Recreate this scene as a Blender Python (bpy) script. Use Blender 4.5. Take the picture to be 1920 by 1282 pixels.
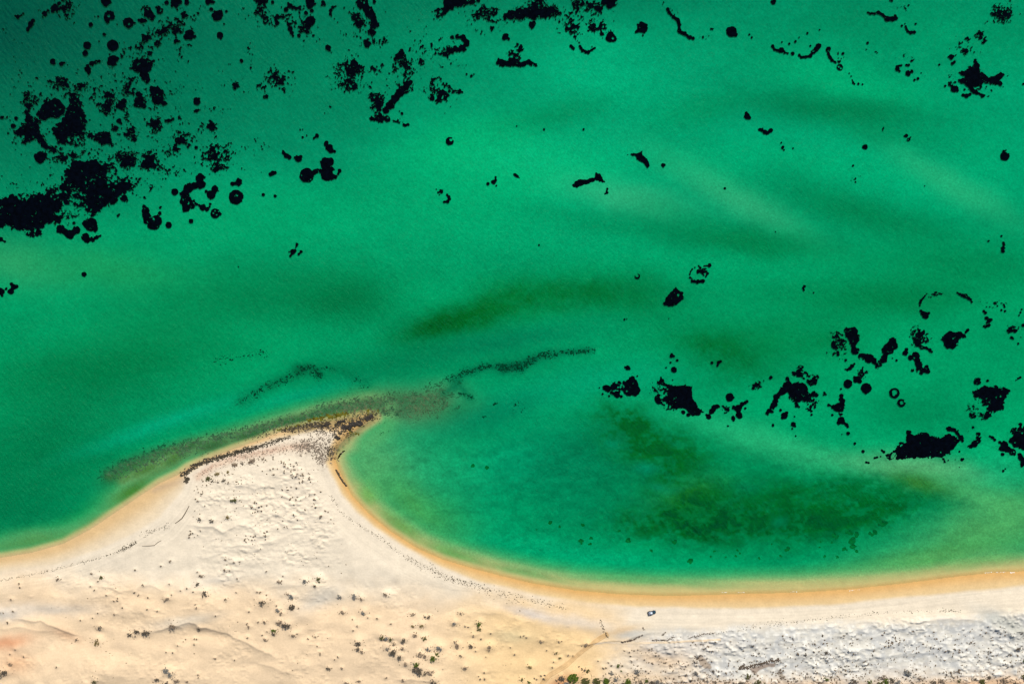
import bpy, bmesh, math, random
import numpy as np

# ------------------------------------------------------------------ scene, camera, light
for o in list(bpy.data.objects):
    bpy.data.objects.remove(o, do_unlink=True)
scene = bpy.context.scene
COL = scene.collection
S = 0.34                                   # metres of ground per photograph pixel

def WX(px): return (px - 960.0) * S
def WY(py): return (641.0 - py) * S

cam_d = bpy.data.cameras.new('camera')
cam = bpy.data.objects.new('camera', cam_d)
COL.objects.link(cam)
CAM_H = 640.0
cam.location = (0.0, 0.0, CAM_H)
cam.rotation_euler = (0.0, 0.0, 0.0)       # straight down, north up
cam_d.sensor_width = 36.0
cam_d.lens = 36.0 * CAM_H / (1920 * S)
cam_d.clip_start = 1.0
cam_d.clip_end = 20000.0
scene.camera = cam

SUN_EL, SUN_AZ = math.radians(47.0), math.radians(18.0)   # azimuth east of north
world = bpy.data.worlds.new('World')
scene.world = world
world.use_nodes = True
wn = world.node_tree
wn.nodes.clear()
sky = wn.nodes.new('ShaderNodeTexSky')
sky.sky_type = 'NISHITA'
sky.sun_disc = False
sky.sun_elevation = SUN_EL
sky.sun_rotation = SUN_AZ
sky.altitude = 10.0
bg = wn.nodes.new('ShaderNodeBackground')
bg.inputs['Strength'].default_value = 0.08
wo = wn.nodes.new('ShaderNodeOutputWorld')
wn.links.new(sky.outputs[0], bg.inputs[0])
wn.links.new(bg.outputs[0], wo.inputs[0])

sun_d = bpy.data.lights.new('sun', 'SUN')
sun_d.energy = 4.2
sun_d.angle = math.radians(0.5)
sun_d.color = (1.0, 0.955, 0.88)
sun = bpy.data.objects.new('sun', sun_d)
COL.objects.link(sun)
sun.location = (200, 500, 600)
sun.rotation_euler = (math.pi / 2 - SUN_EL, 0.0, math.pi - SUN_AZ)

vs = scene.view_settings
vs.view_transform = 'Standard'
vs.look = 'None'
vs.exposure = 0.2
vs.gamma = 1.0
vs.use_curve_mapping = False
scene.cycles.max_bounces = 6
scene.cycles.transparent_max_bounces = 12
scene.cycles.volume_bounces = 0

# ------------------------------------------------------------------ helpers
def hsh(ix, iy, seed):
    h = (ix.astype(np.int64) * 374761393 + iy.astype(np.int64) * 668265263 + int(seed) * 1274126177) & 0xFFFFFFFF
    h = ((h ^ (h >> 13)) * 1274126177) & 0xFFFFFFFF
    h = ((h ^ (h >> 16)) * 2246822519) & 0xFFFFFFFF
    return ((h ^ (h >> 15)) & 0xFFFFFF) / float(0xFFFFFF)

def vnoise(x, y, seed=0):
    x = np.asarray(x, float); y = np.asarray(y, float)
    fx, fy = np.floor(x), np.floor(y)
    tx, ty = x - fx, y - fy
    tx = tx * tx * (3 - 2 * tx); ty = ty * ty * (3 - 2 * ty)
    a = hsh(fx, fy, seed); b = hsh(fx + 1, fy, seed)
    c = hsh(fx, fy + 1, seed); d = hsh(fx + 1, fy + 1, seed)
    return (a * (1 - tx) + b * tx) * (1 - ty) + (c * (1 - tx) + d * tx) * ty

def rnoise(x, y, k, seed=0):
    """value noise of cell size k on a turned lattice"""
    t = .35 + .83 * (seed % 7)
    cs, sn = math.cos(t), math.sin(t)
    return .62 * vnoise((x * cs - y * sn) / k, (x * sn + y * cs) / k, seed) + .38 * vnoise((x * sn + y * cs) / k * 1.13 + 7.7, (x * cs - y * sn) / k * 1.13, seed + 501) * 1.0

def fbm(x, y, seed=0, octv=4, gain=0.5):
    s, a, t, f = 0.0, 1.0, 0.0, 1.0
    for k in range(octv):
        c, sn = math.cos(0.6 * k), math.sin(0.6 * k)
        s = s + a * vnoise((x * c - y * sn) * f, (x * sn + y * c) * f, seed + 17 * k)
        t += a; a *= gain; f *= 2.03
    return s / t

def sstep(a, b, x):
    t = np.clip((x - a) / (b - a), 0, 1)
    return t * t * (3 - 2 * t)

def seg_dist(px, py, pts):
    d2 = np.full(np.shape(px), 1e12)
    for (x0, y0), (x1, y1) in zip(pts[:-1], pts[1:]):
        dx, dy = x1 - x0, y1 - y0
        L = dx * dx + dy * dy + 1e-9
        t = np.clip(((px - x0) * dx + (py - y0) * dy) / L, 0, 1)
        d2 = np.minimum(d2, (px - x0 - t * dx) ** 2 + (py - y0 - t * dy) ** 2)
    return np.sqrt(d2)

def in_poly(px, py, pts):
    ins = np.zeros(np.shape(px), bool)
    n = len(pts)
    for i in range(n):
        x0, y0 = pts[i]; x1, y1 = pts[(i + 1) % n]
        if y0 == y1: continue
        c = (y0 > py) != (y1 > py)
        ins ^= c & (px < (x1 - x0) * (py - y0) / (y1 - y0) + x0)
    return ins

def poly_sd(px, py, pts):
    d = seg_dist(px, py, pts + [pts[0]])
    return np.where(in_poly(px, py, pts), d, -d)

def lin(c):
    return tuple((v / 255 / 12.92) if v <= 10.3 else ((v / 255 + 0.055) / 1.055) ** 2.4 for v in c)

def link_mesh(name, verts, faces, mat, parent=None, smooth=False):
    me = bpy.data.meshes.new(name)
    if isinstance(verts, np.ndarray): verts = verts.tolist()
    if isinstance(faces, np.ndarray): faces = faces.tolist()
    me.from_pydata(verts, [], faces)
    me.materials.append(mat)
    if smooth:
        me.polygons.foreach_set('use_smooth', [True] * len(me.polygons))
    o = bpy.data.objects.new(name, me)
    COL.objects.link(o)
    if parent: o.parent = parent
    return o

def tag(o, label=None, cat=None, group=None, kind=None):
    if label: o['label'] = label
    if cat: o['category'] = cat
    if group: o['group'] = group
    if kind: o['kind'] = kind
    return o

def nodemat(name):
    m = bpy.data.materials.new(name)
    m.use_nodes = True
    nt = m.node_tree
    nt.nodes.clear()
    out = nt.nodes.new('ShaderNodeOutputMaterial')
    return m, nt, out

def N(nt, kind, **kw):
    n = nt.nodes.new(kind)
    for k, v in kw.items():
        if k.startswith('i_'):
            key = k[2:]
            n.inputs[int(key) if key.isdigit() else key.replace('_', ' ')].default_value = v
        else:
            setattr(n, k, v)
    return n

def simple_mat(name, col, rough=0.85, spec=0.2, var=0.3, scale=1.5, metallic=0.0):
    m, nt, out = nodemat(name)
    tc = N(nt, 'ShaderNodeTexCoord')
    nz = N(nt, 'ShaderNodeTexNoise', i_Scale=scale, i_Detail=4.0)
    nt.links.new(tc.outputs['Object'], nz.inputs['Vector'])
    mr = N(nt, 'ShaderNodeMapRange', i_1=0.3, i_2=0.7, i_3=1 - var, i_4=1 + var)
    nt.links.new(nz.outputs[0], mr.inputs[0])
    mx = N(nt, 'ShaderNodeVectorMath', operation='SCALE')
    mx.inputs[0].default_value = col
    nt.links.new(mr.outputs[0], mx.inputs['Scale'])
    p = N(nt, 'ShaderNodeBsdfPrincipled', i_Roughness=rough)
    p.inputs['Specular IOR Level'].default_value = spec
    p.inputs['Metallic'].default_value = metallic
    nt.links.new(mx.outputs[0], p.inputs['Base Color'])
    nt.links.new(p.outputs[0], out.inputs[0])
    return m
# ------------------------------------------------------------------ where the dune shrubs stand (the sand heaps up round each)
SHRUBS, SMALL, MOUNDS = [], [], []
def B(*a, **k):
    MOUNDS.append(a[:3])
    if len(a) > 5 and a[2] < 1.95: SMALL.append((a[0], a[1], a[2] * S * .95, .8))
    else: SHRUBS.append((a, k))
# bottom middle: the green row by the track
B(1073, 1267, 12, 'green', 'largest round green bush beside the bend of the track', kind='big', name='bush')
B(1052, 1267, 6.5, 'dark', 'dark green bush touching the left of the largest bush')
B(1062, 1278, 5.5, 'grey', 'grey bush tucked under the largest green bush')
B(1102, 1255, 3.8, 'olive', 'small olive bush right of the largest bush, end of a dark row')
for x, y, r in [(1095, 1253, 3), (1090, 1251, 2.4), (1085, 1247, 2.2), (1043, 1272, 2.2), (1047, 1276, 2)]: B(x, y, r, 'dark', 'tiny dark shrub in the row beside the largest green bush', 'dark shrubs beside the largest bush')
B(1098, 1272, 8, 'olive', 'wide ragged olive bush, first right of the largest bush', kind='big', sx=1.25, ang=.2)
B(1119, 1272, 7.5, 'olive', 'oval olive bush in the middle of the green row', kind='big', sx=1.2, ang=.1)
B(1137, 1271, 7.5, 'green', 'upright green bush right of the oval olive one', kind='big')
B(1154, 1270, 5, 'grey', 'grey bush between two green ones in the row')
B(1176, 1274, 7, 'green', 'bright green bush in the right part of the green row', kind='big')
B(1168, 1279, 5, 'dark', 'dark bush leaning on the bright green one')
B(1138, 1281, 7, 'green', 'green bush cut by the bottom edge below the upright one', kind='big')
B(1120, 1282, 6, 'olive', 'olive bush cut by the bottom edge below the oval one')
B(1092, 1282, 5, 'dark', 'dark bush cut by the bottom edge near the largest bush')
B(1150, 1279, 3, 'green', 'small green shrub low in the green row')
B(1159, 1245, 3.8, 'green', 'small round green shrub above the green row'); B(1166, 1245, 1.8, 'olive', 'tiny olive shrub touching the small round green one')
B(1146, 1259, 4, 'grey', 'small purple-grey shrub above the upright green bush')
B(1164, 1254, 2, 'green', 'tiny green shrub in the gap above the grey bush')
B(1193, 1255, 5, 'grey', 'lone round grey shrub right of the small green one')
B(1211, 1272, 4.5, 'green', 'green shrub at the left of the right hand thicket'); B(1222, 1275, 6, 'dark', 'dark bush in the right hand thicket'); B(1231, 1273, 4.5, 'grey', 'grey bush in the right hand thicket')
B(1239, 1277, 4, 'grey', 'brownish shrub right of the right hand thicket', sx=1.3); B(1200, 1277, 4, 'dark', 'dark twiggy shrub left of the right hand thicket'); B(1191, 1274, 2.2, 'dark', 'tiny dark shrub left of the right hand thicket')
# sand left of the track
B(1099, 1206, 4, 'dead', 'lone purple-brown shrub at the upper side of the track')
B(993, 1247, 3.4, 'ochre', 'lone yellow-green round shrub on open sand', name='shrub')
B(1043, 1222, 2.6, 'olive', 'small olive shrub, left of a pair above the track'); B(1050, 1231, 2.4, 'olive', 'small olive shrub, right of a pair above the track')
B(993, 1280, 6, 'green', 'green bush cut by the bottom edge left of the track'); B(978, 1270, 3, 'olive', 'small olive shrub left of the track end'); B(1020, 1269, 2.4, 'dark', 'small dark shrub on the left rim of the track')
for x, y, r in [(1065, 1226, 2), (1074, 1227, 1.6), (1035, 1248, 2.2), (1038, 1238, 2), (1014, 1263, 1.8), (1021, 1262, 1.8), (1002, 1268, 1.6), (1006, 1270, 1.6), (987, 1192, 1.6), (982, 1189, 1.6), (976, 1190, 1.8), (1014, 1200, 2.5), (1047, 1200, 2.5), (1025, 1217, 1.4)]:
    B(x, y, r, 'dead', 'tiny brown shrub on the peach sand left of the track', 'tiny shrubs left of the track')
# middle of the bottom
B(898, 1168, 5, 'green', 'lone bright green bush near the right end of the peach dunes'); B(899, 1177, 4, 'olive', 'olive shrub just below the lone bright green bush', sx=1.3, ang=0)
B(883, 1208, 4.6, 'dark', 'round dark grey shrub right of the scrub thicket'); B(917, 1211, 5.5, 'dead', 'tan twiggy dome of dead scrub on open sand', kind='open')
B(852, 1166, 4.4, 'grey', 'lone grey-brown shrub left of the bright green bush'); B(873, 1247, 4, 'dead', 'small brown shrub below the round dark grey one')
for x, y, r in [(901, 1268, 1.8), (909, 1268, 1.8), (908, 1256, 2), (898, 1263, 1.3)]: B(x, y, r, 'dark', 'tiny dark shrub in a knot near the bottom edge', 'knot of tiny shrubs near the bottom')
for x, y, r in [(864, 1148, 2.6), (872, 1171, 2), (878, 1173, 1.8), (920, 1185, 1.5), (888, 1189, 2.2), (892, 1217, 2), (902, 1195, 1.8), (911, 1228, 1.3), (864, 1225, 3), (943, 1285, 2), (957, 1211, 1.4), (965, 1224, 2)]: B(x, y, r, 'dead', 'tiny brown shrub scattered round the lone bright green bush', 'tiny shrubs round the bright green bush')
B(786, 1252, 7.5, 'dark', 'largest dark bush, in deep blue shadow, bottom middle', kind='big', sx=1.2, ang=-.8); B(782, 1241, 5.5, 'green', 'green bush crowning the largest dark bush'); B(778, 1250, 5, 'dark', 'dark bush at the left foot of the largest dark bush')
B(803, 1213, 5, 'grey', 'silver-grey bush, left of a pair in the scrub thicket'); B(824, 1212, 6.4, 'grey', 'silver-grey bush, right of a pair in the scrub thicket'); B(820, 1222, 4.6, 'green', 'green bush under the right silver-grey one'); B(813, 1229, 6, 'green', 'wide green bush at the bottom of the scrub thicket', sx=1.4, ang=.3)
B(797, 1224, 5, 'dead', 'dead twiggy scrub between silver-grey and green bushes', kind='open'); B(788, 1222, 5, 'dead', 'dead twiggy scrub at the left of the thicket', kind='open'); B(806, 1256, 6, 'dead', 'dead scrub trailing right of the largest dark bush', kind='open'); B(798, 1258, 5, 'dark', 'dark scrub right under the largest dark bush', kind='open')
B(812, 1271, 8, 'dark', 'broad dark scrub near the bottom edge', kind='open'); B(825, 1279, 4, 'dark', 'small dark shrub cut by the bottom edge'); B(756, 1270, 3, 'dead', 'small shrub at the head of a long curved shadow')
B(738, 1219, 6.5, 'dark', 'blue-grey scrub on a slope, upper of two', kind='big'); B(750, 1228, 5.6, 'dark', 'blue-grey scrub on a slope, lower of two'); B(727, 1211, 4.6, 'grey', 'grey scrub at the top of the slope', kind='open'); B(762, 1241, 4.6, 'dead', 'dead scrub between slope and largest dark bush', kind='open'); B(756, 1212, 4, 'dead', 'fan of bare twigs above the slope', kind='open'); B(740, 1204, 3, 'dead', 'small tan shrub at the top of the slope')
B(718, 1191, 4.4, 'olive', 'olive shrub, left of three in a short row'); B(726, 1192, 4.2, 'grey', 'grey shrub, middle of three in a short row'); B(733, 1194, 4, 'olive', 'olive shrub, right of three in a short row'); B(757, 1196, 5, 'dark', 'brown shrub right of the short row of three'); B(797, 1193, 4.4, 'olive', 'lone olive shrub above the silver-grey pair')
B(779, 1187, 3.6, 'dead', 'brown twigs in a short line', kind='open', sx=1.6, ang=0); B(775, 1170, 3, 'ochre', 'ochre shrub above the short line of twigs', sx=1.2, ang=0); B(791, 1170, 3.6, 'ochre', 'wispy ochre shrub left of a pale crest', kind='open')
B(857, 1205, 5.5, 'dead', 'ring of tan scrub right of the silver-grey pair', kind='open'); B(797, 1154, 3, 'dark', 'small dark shrub, left of a close pair'); B(804, 1155, 3, 'dark', 'small dark shrub, right of a close pair'); B(774, 1151, 3.6, 'dead', 'small twiggy shrub in a hollow', kind='open')
B(674, 1202, 5.6, 'dark', 'dark spiky shrub, upper of two in shade'); B(673, 1212, 4.6, 'dark', 'dark spiky shrub, lower of two in shade'); B(680, 1217, 3, 'dead', 'brown tuft at the foot of the two spiky shrubs')
B(682, 1146, 5, 'grey', 'grey upright shrub left of middle', sx=.8, ang=0); B(678, 1121, 3.6, 'dead', 'small brown shrub above the grey upright one'); B(665, 1116, 4.6, 'grey', 'grey-green shrub at the left of a short pair'); B(724, 1112, 3.6, 'dead', 'lone twiggy shrub high on the peach sand', kind='open'); B(638, 1117, 3.6, 'grey', 'pale grey shrub left of the grey-green one', sx=1.4, ang=0)
B(651, 1277, 4, 'dead', 'brown shrub near the bottom edge, left of middle'); B(618, 1248, 3.4, 'dark', 'crescent dark shrub on smooth sand'); B(644, 1145, 3.8, 'dead', 'tan shrub on a little pale mound', sx=1.3, ang=-.4)
B(598, 1084, 5.4, 'olive', 'olive-grey shrub on the pale spit root'); B(592, 1096, 3, 'dark', 'small dark shrub just under the olive-grey one'); B(573, 1087, 4.2, 'grey', 'grey tuft left of the olive-grey shrub', sx=1.4, ang=.2)
B(516, 1179, 4.6, 'green', 'lone vivid green bush left of centre at the bottom'); B(516, 1184, 3.6, 'dark', 'dark shrub in the shade of the vivid green bush'); B(504, 1180, 1.6, 'dark', 'tiny dark dot left of the vivid green bush')
B(540, 1168, 6.6, 'dark', 'dark bush with blue shadow above the vivid green bush', sx=1.4, ang=-.2); B(527, 1163, 4.6, 'dead', 'dead scrub left of the dark bush with blue shadow', kind='open'); B(550, 1134, 7, 'dark', 'spiky dark bush in the middle of a loose group', kind='big'); B(497, 1125, 7, 'dark', 'dark spiky scrub at the left of the loose group', kind='open'); B(548, 1116, 5, 'grey', 'purple-grey shrub at the top of the loose group'); B(524, 1140, 3.8, 'grey', 'small grey shrub low in the loose group', sx=1.3, ang=-.3)
for x, y, r in [(541, 1111, 2.6), (502, 1112, 2.4), (510, 1121, 2), (521, 1132, 2), (530, 1147, 3), (499, 1162, 3), (487, 1162, 2.2), (526, 1088, 3), (530, 1086, 2), (500, 1195, 2.8), (553, 1187, 3), (560, 1184, 2), (580, 1194, 2), (593, 1190, 2.6), (469, 1170, 2.4), (485, 1106, 2.4), (491, 1107, 2), (533, 1077, 2.2), (562, 1137, 2.4), (495, 1186, 1.6), (597, 1207, 1.5), (603, 1220, 2.4), (636, 1226, 1.8), (630, 1231, 1.6), (643, 1247, 2.4), (662, 1158, 1.5), (671, 1170, 2), (664, 1178, 2.4), (675, 1273, 2.6), (725, 1267, 2), (691, 1155, 2), (708, 1157, 2.2), (734, 1166, 2), (502, 1068, 2)]:
    B(x, y, r, 'dead', 'tiny brown shrub among the dunes left of the scrub thicket', 'tiny shrubs of the left middle dunes')
# left
B(262, 1181, 6, 'dark', 'dark blue grassy tussock, left part of a pair'); B(279, 1182, 6.6, 'dark', 'dark blue grassy tussock, right part of a pair', sx=1.4, ang=.1); B(248, 1186, 3.6, 'dark', 'small dark tussock trailing left of the pair', sx=1.4, ang=.2); B(258, 1189, 2.4, 'dead', 'thin tuft under the tussock pair')
B(185, 1199, 6.6, 'ochre', 'sparse ochre shrub left of the tussock pair', kind='open'); B(190, 1175, 5, 'dark', 'dark forked shrub above the sparse ochre one', kind='open'); B(146, 1197, 2.6, 'dark', 'small dark shrub with a pale mound, left of the ochre one'); B(113, 1245, 1.8, 'dark', 'single round dark dot on smooth sand at left')
B(12, 1257, 7, 'dark', 'dead scrub with dark shade at the left edge', kind='open', sx=1.4, ang=.3); B(24, 1241, 4, 'dead', 'bare twigs above the dead scrub at the left edge', kind='open'); B(3, 1257, 4, 'green', 'green tuft at the very left edge'); B(2, 1145, 3.4, 'olive', 'olive tuft on the left edge by rippled sand')
B(185, 1271, 5, 'olive', 'branching olive shrub at the bottom left', kind='open'); B(168, 1281, 6, 'dark', 'dark shrub cut by the bottom edge at left', sx=1.5, ang=0); B(80, 1279, 2, 'dark', 'tiny dark dot by the bottom edge at far left'); B(192, 1081, 3.6, 'olive', 'small olive tuft on a shaded ridge at left')
B(388, 1108, 5, 'dark', 'purple-black shrub beside smooth grey sand'); B(374, 1092, 3.4, 'dark', 'small dark shrub above the purple-black one'); B(330, 1168, 6.6, 'dead', 'sparse clump of twigs on a dune crest', kind='open'); B(377, 1175, 3.4, 'dark', 'dark shrub tucked under a pale mound'); B(317, 1119, 4.2, 'dead', 'small twiggy shrub, lower left of a loose ring', kind='open')
B(318, 1250, 6, 'grey', 'blue-grey bush, upper of two near the bottom left'); B(325, 1257, 5, 'grey', 'blue-grey bush, lower of two near the bottom left'); B(301, 1268, 4.6, 'dark', 'dark shrub left below the two blue-grey bushes'); B(316, 1277, 5.5, 'dark', 'dark green shrub by the bottom edge under the blue-grey bushes'); B(337, 1270, 4.4, 'dead', 'twiggy shrub right of the dark green one', kind='open', sx=1.5, ang=.2)
for x, y, r in [(173, 1074, 2.4), (186, 1088, 1.6), (172, 1097, 2), (180, 1104, 1.8), (223, 1123, 1.6), (217, 1124, 1.6), (203, 1114, 2.2), (224, 1119, 1.6), (217, 1149, 2), (186, 1147, 1.5), (176, 1156, 1.3), (154, 1160, 1.5), (233, 1136, 1.8), (38, 1093, 2.4), (40, 1099, 1.8), (24, 1122, 2.2), (28, 1144, 2), (17, 1164, 1.6), (18, 1166, 1.6), (110, 1084, 3), (33, 1214, 2), (23, 1223, 1.5), (49, 1227, 1.5), (75, 1279, 1.3), (255, 1067, 1.8), (322, 1050, 2.4), (304, 1059, 1.6), (326, 1111, 2), (343, 1103, 2), (321, 1092, 2), (263, 1113, 2), (255, 1108, 1.8), (281, 1117, 1.8), (271, 1095, 2.4), (355, 1099, 1.8), (367, 1105, 1.6), (427, 1120, 2.6), (374, 1134, 2), (372, 1128, 1.6), (281, 1138, 1.6), (300, 1141, 1.4), (368, 1194, 1.8), (372, 1194, 1.6), (368, 1203, 2), (352, 1194, 1.4), (348, 1198, 1.4), (338, 1205, 1.3), (317, 1217, 1.6), (329, 1218, 1.5), (376, 1259, 2.2), (377, 1264, 1.5), (355, 1272, 2.4), (407, 1229, 2.2), (443, 1233, 1.5), (470, 1143, 2), (470, 1171, 2.4), (467, 1165, 2), (468, 1191, 2.4), (424, 1066, 3), (434, 1067, 2), (426, 1046, 2.6), (442, 1051, 2.4), (453, 1050, 2), (448, 1081, 1.6), (446, 1107, 1.4), (409, 1149, 1.5), (380, 1077, 2.8), (373, 1070, 2)]:
    B(x, y, r, 'dead', 'tiny brown shrub on the open dunes at the left', 'tiny shrubs of the left dunes')
# spit
B(408, 888, 4.4, 'ochre', 'ochre bush near the wrack bank, second from the left'); B(391, 897, 5, 'olive', 'olive-brown bush with a blue shadow on the spit', sx=1.5, ang=.1); B(399, 902, 3, 'dark', 'dark green shrub low in front of the olive-brown bush'); B(428, 886, 4, 'ochre', 'rusty wispy bush right of the ochre one', kind='open'); B(441, 871, 5.4, 'dead', 'rounded brown bush on the spit crest', sx=1.2, ang=0); B(473, 864, 6, 'dead', 'broad brown bush right of the rounded one', sx=1.4, ang=.4); B(494, 860, 3, 'dead', 'small brown bush, right end of the spit crest row'); B(455, 869, 3, 'dark', 'small dark shrub between two brown bushes on the spit')
B(437, 936, 3.4, 'olive', 'green-tipped shrub, left of a bright pair on the spit'); B(443, 936, 3.4, 'olive', 'green-tipped shrub, right of a bright pair on the spit'); B(429, 968, 3.6, 'ochre', 'small ochre shrub in mid spit'); B(400, 975, 3.4, 'dark', 'small dark shrub left of the mid spit ochre one', sx=1.4, ang=.2); B(377, 972, 3, 'dark', 'small dark shrub at the left margin of the spit', sx=1.4, ang=-.2); B(410, 903, 3.2, 'dark', 'dark shrub in the blue shadow strip, left'); B(421, 900, 3.2, 'dark', 'dark shrub in the blue shadow strip, right', sx=1.5, ang=.3)
rs = random.Random(5)
nsp = 0
for (cx, cy, sx_, sy_, n) in [(540, 872, 9, 5, 12), (556, 882, 10, 7, 18), (572, 895, 8, 6, 12), (500, 862, 12, 5, 8), (512, 883, 8, 4, 6), (376, 920, 5, 16, 12), (540, 916, 8, 5, 6), (445, 905, 8, 4, 6), (548, 930, 3, 4, 3), (562, 942, 4, 8, 4), (590, 938, 6, 10, 9), (490, 946, 8, 8, 8), (476, 950, 6, 6, 5), (470, 1010, 12, 5, 9), (365, 1000, 12, 8, 8), (490, 1000, 10, 8, 8), (600, 965, 12, 12, 9), (535, 985, 8, 5, 6), (555, 960, 12, 6, 6), (410, 945, 14, 6, 6), (640, 1008, 5, 5, 4), (610, 993, 8, 4, 4), (520, 1020, 14, 8, 8), (560, 1030, 16, 10, 8), (480, 1030, 14, 10, 8)]:
    for _ in range(n):
        if nsp > 150: break
        nsp += 1
        x, y = rs.gauss(cx, sx_), rs.gauss(cy, sy_)
        B(x, y, min(rs.uniform(1.0, 2.08), 2.06), rs.choice(['dead', 'dark', 'dead']), 'tiny brown shrub dotting the white sand of the spit', 'tiny shrubs of the spit')
# grey dunes at the right: named ones
B(1373, 1276, 4, 'dark', 'dark round shrub, left of a pair at the bottom of the grey dunes'); B(1387, 1276, 4.4, 'dark', 'dark round shrub, right of a pair at the bottom of the grey dunes', sx=1.4, ang=0); B(1418, 1274, 6, 'olive', 'olive-brown bush below the brown pan'); B(1400, 1265, 4.8, 'olive', 'olive shrub at the lower left of the long brown pan'); B(1432, 1279, 5.4, 'olive', 'olive bush cut by the bottom edge below the pan', sx=1.4, ang=-.2); B(1339, 1276, 3, 'dark', 'small round dark shrub under the left brown pan'); B(1324, 1273, 3, 'grey', 'small grey shrub under the left brown pan'); B(1317, 1281, 4.4, 'dark', 'dark shrub cut by the bottom edge under the left brown pan'); B(1335, 1254, 3, 'dark', 'dark shrub just below the left brown pan'); B(1302, 1256, 3.8, 'grey', 'grey shrub left below the left brown pan')
B(1493, 1222, 3.6, 'dark', 'lone dark shrub at the tail of the long brown pan'); B(1507, 1223, 3.2, 'dark', 'dark shrub right of the lone one by the pan tail'); B(1545, 1219, 4, 'dark', 'dark shrub on a blue-shaded slope of the grey dunes'); B(1545, 1267, 4, 'green', 'small green bush at the bottom of the grey dunes', sx=1.6, ang=0); B(1596, 1272, 7, 'dark', 'dark blue scrub right of the small green bush', kind='open', sx=1.3, ang=-.3)
B(1698, 1256, 6.4, 'grey', 'largest grey bush of the grey dunes, wide and low', sx=1.3, ang=0); B(1659, 1273, 6.4, 'green', 'green bush at the left of the bottom right scrub'); B(1648, 1277, 5, 'olive', 'olive bush left of the green one at bottom right'); B(1650, 1266, 6, 'dead', 'grey-brown scrub above the green bush at bottom right', kind='open'); B(1667, 1271, 4.4, 'dark', 'dark shrub touching the right of the green bush'); B(1627, 1276, 4.6, 'green', 'green shrub, first of the bottom right scrub'); B(1678, 1276, 5, 'grey', 'grey shrub right of the green bush at bottom right'); B(1686, 1281, 4, 'olive', 'olive shrub on the bottom edge right of the grey one')
B(1718, 1267, 5, 'dead', 'brown scrub right of the largest grey bush', kind='open'); B(1746, 1274, 4, 'dark', 'dark shrub in the middle of the bottom right corner strip'); B(1762, 1272, 3.6, 'dead', 'brown shrub right of the dark one in the corner strip'); B(1793, 1272, 3.8, 'olive', 'olive shrub in the reddish corner strip'); B(1834, 1271, 7, 'olive', 'tall dark olive bush in the reddish corner strip', kind='big'); B(1829, 1280, 6, 'dark', 'blue-shaded bush below the tall dark olive one'); B(1848, 1265, 4.4, 'dark', 'dark purple shrub right of the tall olive bush'); B(1823, 1268, 3.4, 'dark', 'small dark shrub left of the tall olive bush'); B(1876, 1272, 6, 'dead', 'reddish brown scrub near the bottom right corner', kind='open'); B(1914, 1263, 6, 'olive', 'olive bush nearest the bottom right corner'); B(1896, 1278, 5, 'dark', 'dark shrub on the bottom edge near the right corner'); B(1914, 1235, 3.4, 'green', 'small green shrub by the right edge'); B(1903, 1212, 4, 'dark', 'blue-black shrub by the right edge', sx=1.5, ang=.3)
rs = random.Random(6)
cnt = 0
cl = [(rs.uniform(1290, 1910), rs.uniform(1165, 1275)) for _ in range(46)]
while cnt < 330:
    if rs.random() < .55:
        c = rs.choice(cl); x, y = rs.gauss(c[0], 8), rs.gauss(c[1], 5)
    else: x, y = rs.uniform(1180, 1920), rs.uniform(1165, 1281)
    top = 1196 - .045 * (x - 1290) if x > 1290 else 1222
    if y < top or y > 1281 or x > 1919: continue
    cnt += 1
    B(x, y, rs.choice([1.0, 1.2, 1.3, 1.4, 1.5, 1.6, 1.7, 1.8, 2.3]) + (.3 if y > 1262 and cnt % 3 == 0 else 0), rs.choice(['dark', 'dark', 'grey', 'dead']), 'tiny dark shrub dotting the pale grey dunes at the lower right', 'tiny shrubs of the grey dunes')
for _ in range(34):
    B(rs.uniform(1120, 1290), rs.uniform(1212, 1262), rs.uniform(1.2, 2.1), rs.choice(['dead', 'dark', 'dead', 'olive']), 'tiny brown shrub on the tan ground between track and grey dunes', 'tiny shrubs between track and grey dunes')

MX0, MY0 = -40, 760
MGRID = np.zeros((620, 2040))
for (x, y, r) in MOUNDS:
    sg = 1.15 * r + 1.6; w = int(3 * sg) + 2
    x_, y_ = x + .2 * r, y - .45 * r
    j0, i0 = int(x_ - MX0) - w, int(y_ - MY0) - w
    if i0 < 0 or j0 < 0 or i0 + 2 * w >= 620 or j0 + 2 * w >= 2040: continue
    yy, xx = np.mgrid[i0:i0 + 2 * w, j0:j0 + 2 * w]
    dd = np.hypot((xx + MX0 - x_) / 1.25, yy + MY0 - y_) / sg
    g_ = MGRID[i0:i0 + 2 * w, j0:j0 + 2 * w]
    np.maximum(g_, .42 * sg * S * np.exp(-dd ** 2), out=g_)
def mound(px, py):
    fx, fy = np.clip(px - MX0, 0, 2038.9), np.clip(py - MY0, 0, 618.9)
    ix, iy = fx.astype(int), fy.astype(int); tx, ty = fx - ix, fy - iy
    v = (MGRID[iy, ix] * (1 - tx) + MGRID[iy, ix + 1] * tx) * (1 - ty) + (MGRID[iy + 1, ix] * (1 - tx) + MGRID[iy + 1, ix + 1] * tx) * ty
    return np.where((px > MX0) & (px < MX0 + 2038) & (py > MY0) & (py < MY0 + 618), v, 0)

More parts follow.
